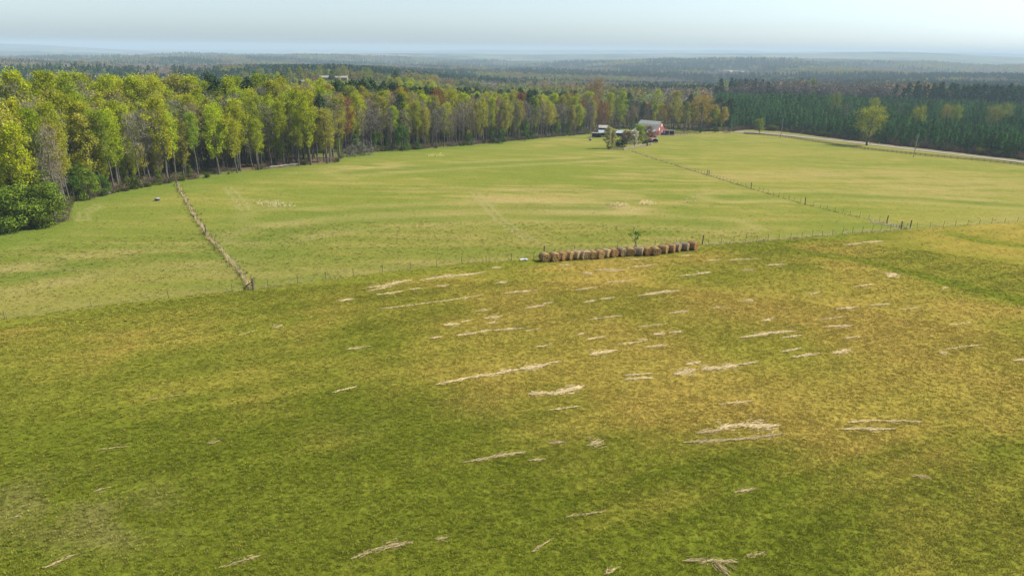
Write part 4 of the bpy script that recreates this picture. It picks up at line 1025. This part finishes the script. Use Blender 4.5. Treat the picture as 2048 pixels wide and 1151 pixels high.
    # (the end face mesh looks down local -Y and +Y)
# sapling behind the bales
random.seed(520)
T, C = deciduous(521, h=3.0, spread=1.3, first=.25, leaves=230, leaf=.16, nlimb=11, trunk=.06, clump=.22, asc=1.3)
p = at(1268, 499); o = thing('sapling', p, 'small bright green sapling growing up behind the row of hay bales', 'tree')
T.build('trunk', BARK, o); c = C.build('crown', LEAF_O, o); c.color = (.07, .15, .015, 1); o.scale = (.95, .95, 1.0)

# ------------------------------------------------------------------ wire fences
WOOD = surf_mat('weathered_post', (.16, .13, .10), (.08, .065, .05), 3, .95, .3)
STEEL = surf_mat('dark_steel_post', (.06, .065, .055), (.035, .035, .03), 3, .7, .2)
WIRE = surf_mat('galvanised_wire', (.22, .21, .19), (.15, .14, .13), 3, .6, .1)
def wire_fence(label, line_px, spacing, heavy=(), hgt=1.2, post=STEEL, pr=.03, group='wire fences across the pasture'):
    pts = world_line(line_px, 1.5)
    o = thing('wire_fence', pts[0], label, 'fence', group); org = pts[0]
    # posts by arc length
    acc, nxt, k = 0.0, spacing * .5, 0
    hv = [at(*q) for q in heavy]
    for a, b in zip(pts[:-1], pts[1:]):
        L = (b - a).length
        while nxt < acc + L:
            q = a.lerp(b, (nxt - acc) / L) - org
            if all((q + org - h_).length > 1.2 for h_ in hv):
                B = MB(); tl = Vector((random.gauss(0, .05), random.gauss(0, .05), 0)); s = random.uniform(.92, 1.12)
                B.tube([q - Vector((0, 0, .3)), q + tl + Vector((0, 0, hgt * s))], [pr, pr * .9], 5); B.build('post', post, o); k += 1
            nxt += spacing * random.uniform(.92, 1.08)
        acc += L
    for h_ in hv:
        B = MB(); q = h_ - org; q.z = h1(h_.x, h_.y) - org.z; B.tube([q - Vector((0, 0, .3)), q + Vector((random.gauss(0, .06), 0, hgt * 1.5))], [.13, .115], 8); c = B.build('corner_post', WOOD, o)
    W = MB()
    for zz in (.22, .48, .76, 1.08):
        W.tube([p_ - org + Vector((0, 0, zz * hgt / 1.2)) for p_ in pts], [.006] * len(pts), 3, cap=False)
    W.build('wire', WIRE, o); return o
random.seed(600)
wire_fence('sparse wire fence on thin steel posts at the left edge below the corner post', [p for p in CROSS if p[0] <= 505], 8.5)
wire_fence('wire fence between the corner post and the hay bales', [p for p in CROSS if 505 <= p[0] <= 1085], 4.2, [(1088, 512)])
wire_fence('wire fence running hidden behind the hay bales', [(1088, 511), (1180, 503), (1300, 494), (1403, 489)], 4.0, [(1404, 489)])
wire_fence('wire fence in pale dead grass right of the hay bales', [(1404, 489.5)] + [p for p in CROSS if 1500 <= p[0] <= 1820], 2.6)
wire_fence('wire fence at the right edge beyond the dark corner posts', [p for p in CROSS if 1820 <= p[0]], 4.0, [(1820, 457), (1802, 459)])
wire_fence('fence buried in tall straw coloured grass running up to the wood', F5, 6.5, [(413, 468)])
wire_fence('long diagonal wire fence running up to the barn pen', F6, 2.6, [(1773, 447), (1610, 409), (1502, 377), (1418, 351), (1414, 350)], pr=.036, post=WOOD)
wire_fence('short wire fence right of the barn along the skyline of the field', [(1345, 272), (1400, 269), (1465, 267)], 3.0, post=WOOD, pr=.06)
# corner: braced post and rusty gate
p = at(507, 580); RED = surf_mat('rusty_red_metal', (.24, .035, .025), (.13, .05, .03), 4, .7, .3)
o = thing('corner_brace', p, 'dark wooden corner post with a leaning brace where the two left fences meet', 'fence post')
B = MB(); B.tube([(0, 0, -.3), (.05, 0, 1.75)], [.13, .12], 8); B.build('corner_post', WOOD, o)
B = MB(); B.tube([(-1.6, 1.6, .05), (-.02, .1, 1.25)], [.07, .07], 6); B.build('brace', WOOD, o)
q = at(509, 579); d5 = (at(498, 566) - q).normalized(); o = thing('gate', q, 'narrow rusty red gate leaning on the dark corner post', 'gate', None, math.atan2(d5.y, d5.x))
B = MB()
for zz in (.15, .42, .70, .98, 1.25): B.tube([(.15, 0, zz), (1.7, 0, zz)], [.03, .03], 6)
B.build('rail', RED, o)
for xx in (.15, 1.7):
    B = MB(); B.tube([(xx, 0, .05), (xx, 0, 1.35)], [.04, .04], 6); B.build('stile', RED, o)
# far-end post of the dry grass fence
p = at(354, 372); o = thing('fence_post', p, 'weathered post with leaning rails at the far end of the dry grass fence', 'fence post')
B = MB(); B.tube([(0, 0, -.2), (.1, 0, 1.6)], [.14, .12], 7); B.build('post', WOOD, o)
B = MB(); B.tube([(-1.0, .4, .1), (.05, 0, 1.3)], [.07, .06], 6); B.build('brace', WOOD, o)

# ------------------------------------------------------------------ road, board fence, poles
ROADPX = [(2500, 378), (2250, 348), (2048, 325), (1950, 313.5), (1850, 302), (1775, 293), (1700, 284.5), (1640, 278), (1590, 272.5), (1540, 268), (1500, 265.5), (1470, 264)]
def ribbon(name, px, w, mat, lift):
    pts = world_line(px, 3.0); B = MB(); vs = []
    for i, p_ in enumerate(pts):
        d = (pts[min(i + 1, len(pts) - 1)] - pts[max(i - 1, 0)]); d.z = 0; d.normalize(); s = Vector((-d.y, d.x, 0)) * w / 2
        for q in (-1, -.33, .33, 1):
            a = p_ + s * q; vs.append((a.x, a.y, h1(a.x, a.y) + lift))
    B.poly(vs, [(4 * i + k, 4 * i + k + 1, 4 * i + k + 5, 4 * i + k + 4) for i in range(len(pts) - 1) for k in range(3)])
    o = B.build(name, mat); return tag(o, kind='structure')
ROADM = surf_mat('worn_road', (.20, .178, .15), (.165, .145, .12), .35, .95, .2, local=False)
ribbon('road', ROADPX, 5.2, ROADM, .14)
VERGE = surf_mat('road_verge', (.16, .115, .065), (.11, .10, .045), .3, 1, .35, local=False)
ribbon('road_verge', [(a, b - 2.2) for a, b in ROADPX], 9.0, VERGE, .07)
BOARD = surf_mat('grey_boards', (.16, .135, .11), (.09, .075, .06), 1.5, .95, .3)
def board_fence(label, px, group=None, hgt=1.25, sp=2.6, mat=BOARD, rails=(.3, .65, 1.02)):
    pts = world_line(px, sp); o = thing('board_fence', pts[0], label, 'fence', group); org = pts[0]
    for p_ in pts:
        B = MB(); q = p_ - org; B.box((q.x, q.y, q.z + hgt / 2 - .1), (.15, .15, hgt + .2), random.random()); B.build('post', mat, o)
    for zz in rails:
        B = MB()
        for a, b in zip(pts[:-1], pts[1:]):
            off = Vector((0, 0, zz * hgt / 1.25 + random.gauss(0, .02))); B.beam(a - org + off, b - org + off, .04, .17)
        B.build('rail', mat, o)
    return o
board_fence('weathered board fence following the road, stretch at the right edge', [(2300, 358), (2048, 331), (1930, 319.5)], 'board fences along the road')
board_fence('weathered board fence following the road, stretch below the nearer utility pole', [(1928, 319.3), (1850, 312), (1775, 304), (1700, 295)], 'board fences along the road')
board_fence('weathered board fence following the road, far stretch towards the barn', [(1698, 294.7), (1650, 287), (1600, 279.5), (1560, 273.5), (1520, 270), (1488, 268)], 'board fences along the road')
POLE = surf_mat('grey_pole_wood', (.30, .27, .24), (.20, .18, .155), 1, .9, .2)
for (u, vb, vt, lb) in ((1827, 314, 270, 'nearer grey utility pole beside the board fence on the right'), (1561, 276, 237, 'farther grey utility pole by the road near the young pines')):
    p = at(u, vb); zs = np.arange(3, 25, .1); _, vv = proj(np.full_like(zs, p.x), np.full_like(zs, p.y), p.z + zs); h = float(zs[np.argmin(abs(vv - vt))])
    o = thing('utility_pole', p, lb, 'utility pole', 'utility poles along the road')
    B = MB(); B.tube([(0, 0, -.4), (.03, 0, h * .5), (.12, 0, h)], [.19, .16, .13], 8); B.build('pole', POLE, o)
    B = MB(); B.beam((-.6, 0, h - .5), (.9, .1, h - .5), .1, .12); B.build('crossarm', POLE, o)
    for xx in (-.5, .2, .8):
        B = MB(); B.tube([(xx, .05, h - .44), (xx, .05, h - .25)], [.05, .03], 6); B.build('insulator', WIRE, o)

# ------------------------------------------------------------------ the barn and sheds
TIN = surf_mat('weathered_tin_roof', (.30, .315, .295), (.22, .22, .185), .6, .55, .18, .2, (1, 6, 1))
TINB = surf_mat('pale_blue_tin_roof', (.23, .28, .31), (.17, .205, .23), .6, .5, .12, .2)
REDW = surf_mat('faded_red_boards', (.235, .06, .055), (.20, .085, .07), 1.2, .85, .25, .2, (6, 6, .6))
REDR = surf_mat('faded_red_roof', (.34, .09, .075), (.25, .10, .08), 1.2, .7, .2)
WHITE = surf_mat('white_paint', (.72, .70, .68), (.55, .53, .5), 3, .7, .12)
DARKW = surf_mat('dark_boards', (.07, .058, .048), (.04, .034, .03), 1.2, .95, .3)
DARKR = surf_mat('dark_shingles', (.14, .13, .12), (.085, .08, .075), 1.5, .9, .3)
def roof_sheet(B, prof, x0, x1, th=.10):
    """a bent sheet along x; prof is a list of (y, z)"""
    n = len(prof); vs = []
    for x in (x0, x1):
        for (y, z) in prof: vs.append((x, y, z + th))
        for (y, z) in prof: vs.append((x, y, z))
    f = []
    for i in range(n - 1):
        f += [(i, i + 1, 2 * n + i + 1, 2 * n + i), (n + i + 1, n + i, 3 * n + i, 3 * n + i + 1), (i + 1, i, n + i, n + i + 1), (2 * n + i, 2 * n + i + 1, 3 * n + i + 1, 3 * n + i)]
    f += [(0, 2 * n, 3 * n, n), (n - 1, 2 * n - 1, 4 * n - 1, 3 * n - 1)]
    B.poly(vs, f)
PXM = math.hypot(BARN.x, BARN.y) / F * 1.0
BZ = h1(BARN.x, BARN.y)
# local frame: +x along the ridge towards the red gable, +y to the far side; the gable's near foot sits at BARN
RA = R_(-42)
barn = thing('barn', (BARN.x, BARN.y, BZ - .1), 'red gabled barn with big flared grey tin roof at the far pasture edge', 'barn', None, RA, 1.1)
fs = [(-10.2, 1.9), (-8.2, 2.3), (-5.6, 3.4), (-2.6, 6.0), (0, 7.6)]; bs = [(0, 7.6), (2.4, 6.2), (3.5, 4.5)]
LX = 13.5
B = MB(); roof_sheet(B, fs, -LX, .35); roof_sheet(B, bs, -LX, .35); B.build('roof', TIN, barn)
B = MB(); roof_sheet(B, [(3.55, 4.15), (7.0, 3.3)], -LX + 2, .3); B.build('lean_to_roof', REDR, barn)
g = [(-5.5, 0), (7.0 - .1, 0), (6.9, 3.2), (3.5, 4.05), (3.45, 4.45), (2.35, 6.1), (0, 7.5), (-2.6, 5.9), (-5.5, 3.3)]
B = MB(); n = len(g); B.poly([(0, a, b) for a, b in g] + [(-.15, a, b) for a, b in g], [tuple(range(n)), tuple(range(2 * n - 1, n - 1, -1))] + [(i, n + i, n + (i + 1) % n, (i + 1) % n) for i in range(n)]); B.build('gable_wall', REDW, barn)
B = MB(); B.box((-LX / 2, 6.85, 1.6), (LX - 1, .12, 3.2)); B.box((-LX + .1, .7, 1.6), (.12, 12.3, 3.2)); B.box((-LX / 2, -5.5, 1.5), (LX - .4, .12, 3.0)); B.build('side_wall', DARKW, barn)
for (y, z, w, h, nm) in ((1.6, 1.75, .8, 1.3, 'window'), (4.9, 1.75, .8, 1.3, 'window')):
    B = MB(); B.box((.03, y, z), (.07, w, h)); c = B.build(nm, WHITE, barn)
    B = MB(); B.box((.075, y, z), (.03, w * .55, h * .6)); B.build('pane', surf_mat('pale_glass', (.5, .42, .45), (.4, .3, .33), 3, .3, .1), c)
B = MB(); B.box((.04, 0.4, 5.6), (.08, 1.9, 1.7)); c = B.build('loft_door', surf_mat('pinkish_old_paint', (.50, .30, .29), (.36, .13, .12), 3, .8, .2), barn)
B = MB()
for a, b in (((-.45, 4.8), (1.25, 6.4)), ((1.25, 4.8), (-.45, 6.4))): B.beam((.11, a[0], a[1]), (.11, b[0], b[1]), .05, .16)
B.build('cross_brace', WHITE, c)
B = MB(); B.box((.05, -1.9, 3.6), (.1, .8, 1.5)); B.build('shutter', WHITE, barn)
B = MB(); B.box((.045, -3.3, 1.3), (.09, 2.2, 2.4)); B.build('door', DARKW, barn)
B = MB(); B.poly([(.35, -.9, 7.25), (.35, .9, 7.25), (1.5, .25, 8.9), (1.5, -.25, 8.9), (.2, -.9, 7.15), (.2, .9, 7.15), (1.35, .25, 8.8), (1.35, -.25, 8.8)], [(0, 1, 2, 3), (7, 6, 5, 4), (0, 3, 7, 4), (1, 5, 6, 2), (2, 6, 7, 3), (0, 4, 5, 1)]); B.build('roof_flap', TINB, barn)
for (a, b) in ((3.5, 2.4), ):
    B = MB(); B.beam((.2, 2.4, 6.15), (.2, 3.55, 4.5), .25, .16); B.beam((.2, 0.1, 7.55), (.2, 2.4, 6.2), .25, .16); B.build('barge_board', DARKW, barn)

def open_shed(name, label, u, v, rz, L, D, hf, hb, roofm, wallm, postm, bays, trim=None):
    p = at(u, v); o = thing(name, p, label, 'shed', None, rz, 1.12)
    B = MB(); roof_sheet(B, [(-.5, hf), (D + .3, hb)], -L / 2 - .3, L / 2 + .3); B.build('roof', roofm, o)
    B = MB(); B.box((0, D, hb / 2 - .1), (L, .12, hb)); B.box((-L / 2, D / 2, min(hf, hb) / 2), (.12, D - .1, min(hf, hb) - .1)); B.box((L / 2, D / 2, min(hf, hb) / 2), (.12, D - .1, min(hf, hb) - .1)); B.build('wall', wallm, o)
    for k in range(bays + 1):
        B = MB(); B.box((-L / 2 + L * k / bays, -.02 if 0 < k < bays else -.08, hf / 2 - .15), (.26, .22, hf + .1)); B.build('post', postm, o)
    return o
open_shed('open_shed', 'dark open fronted shed with two bays and white posts right of the red gable', 1338, 270.5, R_(-6), 5.6, 5, 2.5, 2.2, DARKR, DARKW, WHITE, 2)
open_shed('low_shed', 'low shed with long pale blue tin roof left of the barn', 1224, 274.5, R_(-4), 13.5, 6, 2.2, 2.9, TINB, DARKW, DARKW, 4)
open_shed('dark_shed', 'dark low shed at the left end of the farm buildings', 1193, 275, R_(-4), 4.4, 5, 2.1, 2.0, DARKR, DARKW, DARKW, 2)
p = at(1206, 265); o = thing('small_barn', p, 'small dark barn with grey gabled roof behind the low sheds', 'barn', None, R_(-8))
B = MB(); roof_sheet(B, [(-3.2, 3.2), (0, 4.6), (3.2, 3.2)], -3, 3); B.build('roof', surf_mat('grey_tin', (.30, .29, .26), (.2, .19, .17), 1, .7, .2), o)
B = MB(); B.box((0, 0, 1.6), (5.6, 5.8, 3.2)); B.build('wall', DARKW, o)
# small red roofed shelter with white arched front
p = at(1309, 285.5); o = thing('shelter', p, 'little red roofed shelter with white arched trim in front of the barn', 'shed', None, R_(20))
B = MB(); arch = [(-2.1, 1.35), (-1.5, 1.9), (-.7, 2.3), (0, 2.42), (.7, 2.3), (1.5, 1.9), (2.1, 1.35)]
vs = []
for (y0) in (-.4, 3.6):
    vs += [(x, y0, z) for x, z in arch] + [(x, y0, z - .1) for x, z in arch]
n = 7; f = []
for i in range(n - 1): f += [(i, i + 1, 2 * n + i + 1, 2 * n + i), (n + i + 1, n + i, 3 * n + i, 3 * n + i + 1)]
B.poly(vs, f); B.build('roof', REDR, o)
B = MB()
for a, b in zip(arch[:-1], arch[1:]): B.beam((a[0], -.46, a[1] - .03), (b[0], -.46, b[1] - .03), .1, .26)
B.build('trim', WHITE, o)
B = MB(); B.box((0, 3.5, 1.0), (3.9, .1, 2.0)); B.box((-1.95, 1.6, .65), (.1, 3.6, 1.3)); B.box((1.95, 1.6, .65), (.1, 3.6, 1.3)); B.build('wall', DARKW, o)
B = MB()
for i in range(8): B.box((-1.9 + i * .54, -.2, .32), (.16, .08, .6))
B.box((0, -.14, .45), (3.9, .05, .16)); B.build('low_fence', surf_mat('pale_old_boards', (.5, .42, .32), (.38, .3, .2), 2, .9, .2), o)
# pen in front
PALE = surf_mat('pale_old_planks', (.30, .25, .19), (.19, .15, .11), 1, .95, .3)
board_fence('pale plank fence round the pen in front of the barn', [(1222, 299.5), (1248, 300.5), (1268, 297), (1290, 292.5), (1304, 290)], None, 1.3, 1.5, PALE, (.25, .55, .85, 1.12))
board_fence('pale plank fence by the road beyond the little trees', [(1446, 267), (1460, 266.5)], None, 1.4, 1.6, PALE, (.3, .6, .9, 1.15))

# ------------------------------------------------------------------ small things in the fields
def boulder(name, p, s, mat, label, seed, flat=.7):
    random.seed(seed); B = MB(); n, m = 12, 7; vs = []
    for j in range(m + 1):
        t = math.pi * j / m
        for k in range(n):
            a = 2 * math.pi * k / n; r = s * (1 + random.gauss(0, .09)); vs.append((r * math.sin(t) * math.cos(a), r * math.sin(t) * math.sin(a) * .8, r * math.cos(t) * flat + s * flat * .6))
    B.poly(vs, [(j * n + k, (j + 1) * n + k, (j + 1) * n + (k + 1) % n, j * n + (k + 1) % n) for j in range(m) for k in range(n)])
    return tag(B.build(name, mat, None, p), label, 'boulder')
ROCK = surf_mat('pale_rock', (.55, .48, .40), (.4, .34, .27), 3, .95, .2); ROCKG = surf_mat('grey_rock', (.22, .22, .23), (.13, .13, .14), 3, .95, .2)
boulder('boulder', at(216, 388), .75, ROCK, 'small pale boulder at the foot of the dark evergreens', 1)
boulder('boulder', at(1181, 281), .9, ROCKG, 'grey boulder under the thin bare tree left of the pen', 2, 1.0)
p = at(315, 401); o = thing('feed_tub', p, 'low black feed tub with pale lid alone in the left pasture', 'feed tub', None, .3)
B = MB(); B.tube([(0, 0, -.02), (0, 0, .1), (0, 0, .42), (0, 0, .5)], [.46, .50, .56, .58], 16); B.build('tub', surf_mat('black_rubber', (.02, .02, .022), (.035, .035, .04), 3, .8, .2), o)
B = MB(); B.tube([(.03, 0, .5), (.03, 0, .6), (.03, 0, .7)], [.6, .5, .2], 14); B.build('lid', surf_mat('pale_blue_plastic', (.2, .23, .26), (.16, .18, .2), 3, .5, .1), o)
# crumpled white sheet left of the bales
random.seed(700); B = MB(); nx, ny = 14, 8; vs = []
for j in range(ny):
    for i in range(nx): vs.append(((i / (nx - 1) - .5) * 1.25 + random.gauss(0, .03), (j / (ny - 1) - .5) * .7 + random.gauss(0, .03), .10 + random.random() * .16))
top = len(vs); vs += [(a, b, c - .04) for a, b, c in vs]
fcs = [(j * nx + i, j * nx + i + 1, (j + 1) * nx + i + 1, (j + 1) * nx + i) for j in range(ny - 1) for i in range(nx - 1)]
B.poly(vs, fcs + [tuple(q + top for q in reversed(f_)) for f_ in fcs])
tag(B.build('plastic_sheet', surf_mat('white_plastic', (.5, .52, .55), (.36, .38, .42), 4, .5, .2), None, at(1048, 520)), 'crumpled white plastic sheet in the grass left of the hay bales', 'plastic sheet')
# white snag
random.seed(710); p = at(24, 425); o = thing('dead_tree', p, 'white barkless snag rising out of the evergreens at the left', 'dead tree')
s = math.hypot(p.x, p.y) / F
B = MB(); B.tube([(0, 0, -.3), (-.25, 0, 2.5), (.3, 0, 6), (.9, .1, 9), (.7, 0, 12), (.2, 0, 15), (.4, 0, 17)], [.26, .23, .2, .17, .13, .09, .03], 8); B.build('trunk', BARK_PALE, o)
for (pp, rr) in (([(.7, 0, 9.2), (1.6, 0, 10.2), (2.3, 0, 11)], .08), ([(.05, 0, 4.2), (1.2, .1, 5.0), (2.4, .2, 4.3)], .08), ([(.6, 0, 8.2), (1.6, 0, 8.6), (2.6, .2, 9.6)], .07), ([(.6, 0, 12.5), (-.4, 0, 13.6)], .06), ([(.3, 0, 6.3), (-1.0, 0, 7.3)], .06)):
    B = MB(); B.tube([Vector(q) for q in pp], [rr * 1.4, rr, .03][:len(pp)] if len(pp) == 3 else [rr, .03], 6); B.build('limb', BARK_PALE, o)
# fallen branches
random.seed(720); p = at(565, 335); o = thing('fallen_tree', p, 'bleached fallen tree lying at the open wood edge', 'fallen tree', None, .25)
B = MB(); B.tube([(-4, 0, .3), (-1, .3, .5), (2.5, 0, .9), (5, .2, 1.1)], [.22, .2, .13, .05], 7); B.build('trunk', BARK_PALE, o)
B = MB()
for k in range(10):
    x0 = random.uniform(-3, 4); B.tube([(x0, .1, .5), (x0 + random.uniform(-1.5, -.3), random.uniform(-1.2, 1.2), random.uniform(.2, 1.4))], [.06, .02], 4)
B.build('crown', BARK_PALE, o)

# ------------------------------------------------------------------ far buildings
def house(label, p, L, W, h, rh, wallm, roofm, rz, nwin=3, chimney=False, group='houses beyond the wood'):
    o = thing('house', p, label, 'house', group, rz)
    B = MB(); B.box((0, 0, h / 2 - .2), (L, W, h + .4)); B.build('wall', wallm, o)
    B = MB(); roof_sheet(B, [(-W / 2 - .5, h), (0, h + rh), (W / 2 + .5, h)], -L / 2 - .5, L / 2 + .5, .2); rf = B.build('roof', roofm, o)
    if chimney:
        B = MB(); B.box((L * .2, 0, h + rh + .3), (.9, .9, 1.6)); B.build('chimney', REDW, rf)
    for k in range(nwin):
        B = MB(); B.box((-L / 2 + L * (k + .5) / nwin, -W / 2 - .03, h * .55), (1.1, .08, 1.2)); B.build('window', DARKW, o)
    return o
OFFW = surf_mat('offwhite_siding', (.46, .45, .42), (.38, .36, .33), .5, .8, .1); LTR_ = surf_mat('pale_metal_roof', (.23, .22, .20), (.18, .17, .155), .4, .5, .1)
house('long low house with pale roof among the trees beyond the wood', HOUSE, 26, 8, 3.0, 1.5, surf_mat('brownish_brick', (.20, .15, .12), (.14, .1, .085), .8, .9, .2), LTR_, R_(3), 6, True)
q = at_top(603, 160, 5, 560, 900); add = house('small white gabled house peeping over the dark pines', q, 8, 6, 3, 2.0, OFFW, DARKR, R_(80), 2)
q = at_top(616, 166, 3, 540, 900); house('tiny white outbuilding left of the white shed', q, 5, 4, 2.4, 1.0, OFFW, LTR_, R_(20), 1)
q = at_top(632, 166, 3, 540, 900); house('white shed right of the tiny outbuilding', q, 7, 4.5, 2.4, 1.1, OFFW, LTR_, R_(-10), 1)
q = at_top(265, 97, 14, 4500, 7000); house('long white building on the far hazy ridge at the left', q, 48, 20, 9, 4, OFFW, LTR_, R_(8), 5, False, 'buildings on the far hills')
q = at_top(281, 99, 9, 4500, 7000); house('smaller white building right of the long one on the far ridge', q, 22, 14, 6, 3, OFFW, LTR_, R_(-5), 2, False, 'buildings on the far hills')
q = at_top(1291, 123, 10, 2800, 5000); house('pale building in the far woods above the barn', q, 26, 12, 6, 2.5, OFFW, LTR_, R_(4), 3, False, 'buildings on the far hills')
q = at_top(976, 139, 6, 1500, 2400); house('small pale house beside the green clearing', q, 13, 8, 3.5, 2, OFFW, LTR_, R_(15), 2, False, 'buildings on the far hills')
az = math.atan((1818 - 1024) * math.cos(PITCH) / F); rr_ = 10500.0; q = Vector((rr_ * math.sin(az), rr_ * math.cos(az), 0)); q.z = h1(q.x, q.y)
o = thing('smokestack', q, 'tall thin smokestack with a puff of steam on the right horizon', 'chimney'); zt = 48 - q.z
B = MB(); B.tube([(0, 0, -2), (0, 0, zt)], [11, 7.5], 12); B.build('stack', surf_mat('pale_concrete', (.5, .5, .5), (.42, .42, .42), .02, .9, .1), o)
random.seed(730); B = MB()
for k in range(5):
    c = Vector((-8 * k, 0, zt + 3 + 2.2 * k + random.gauss(0, 3))); rad = 7 + 1.2 * k; n, m = 12, 8; vs = []
    for j in range(m + 1):
        t = math.pi * j / m
        for i in range(n):
            a = 2 * math.pi * i / n; r_ = rad * (1 + random.gauss(0, .08)); vs.append(c + Vector((r_ * math.sin(t) * math.cos(a), r_ * math.sin(t) * math.sin(a), r_ * math.cos(t) * .8)))
    B.poly(vs, [(j * n + i, (j + 1) * n + i, (j + 1) * n + (i + 1) % n, j * n + (i + 1) % n) for j in range(m) for i in range(n)])
tag(B.build('steam', surf_mat('white_steam', (.9, .9, .9), (.8, .8, .8), .02, 1, .05), None, q), 'white steam drifting from the smokestack', None, None, 'stuff')

# ------------------------------------------------------------------ air
HZ = 1.6e-4
B = MB(); zlo, zhi = -190.0, 78.0
vmin = min(v.co.z for v in GROUND.data.vertices); zlo = vmin - 1.0
B.box((0, 0, (zlo + zhi) / 2), (31200, 31200, zhi - zlo))
m, nt, out = mat_new('haze_air'); pv = N(nt, 'ShaderNodeVolumePrincipled'); pv.inputs['Color'].default_value = (.49, .63, .75, 1); pv.inputs['Density'].default_value = HZ; pv.inputs['Anisotropy'].default_value = 0.0
nt.links.new(pv.outputs[0], out.inputs['Volume'])
hz = B.build('haze', m); tag(hz, 'pale blue haze over the land', None, None, 'stuff')

# ------------------------------------------------------------------ light
EL, AZ = R_(44), R_(78)      # azimuth clockwise from +Y
w = bpy.data.worlds.new('World'); S.world = w; w.use_nodes = True; nt = w.node_tree
bg = nt.nodes['Background']; sky = nt.nodes.new('ShaderNodeTexSky'); sky.sky_type = 'NISHITA'; sky.sun_disc = False
sky.sun_elevation = EL; sky.sun_rotation = AZ; sky.altitude = 100; sky.air_density = 1.0; sky.dust_density = 1.2; sky.ozone_density = 1.5
hs_ = N(nt, 'ShaderNodeHueSaturation'); hs_.inputs['Saturation'].default_value = .40; nt.links.new(sky.outputs[0], hs_.inputs['Color'])
nt.links.new(mixc(nt, 1.0, hs_.outputs[0], (.84, .97, 1.05), 'MULTIPLY'), bg.inputs[0]); bg.inputs[1].default_value = .082
sl = bpy.data.lights.new('sun', 'SUN'); sl.energy = 4.7; sl.angle = R_(.53); sl.color = (1.0, .93, .82)
so = bpy.data.objects.new('sun', sl); COL.objects.link(so)
to_sun = Vector((math.sin(AZ) * math.cos(EL), math.cos(AZ) * math.cos(EL), math.sin(EL)))
so.rotation_euler = to_sun.to_track_quat('Z', 'Y').to_euler()
S.view_settings.view_transform = 'Standard'; S.view_settings.look = 'None'; S.view_settings.exposure = 1.15; S.view_settings.gamma = 1; S.view_settings.use_curve_mapping = False
S.render.engine = 'CYCLES'
S.cycles.max_bounces = 5; S.cycles.diffuse_bounces = 2; S.cycles.transmission_bounces = 3; S.cycles.volume_bounces = 0; S.cycles.transparent_max_bounces = 4
S.cycles.use_denoising = True
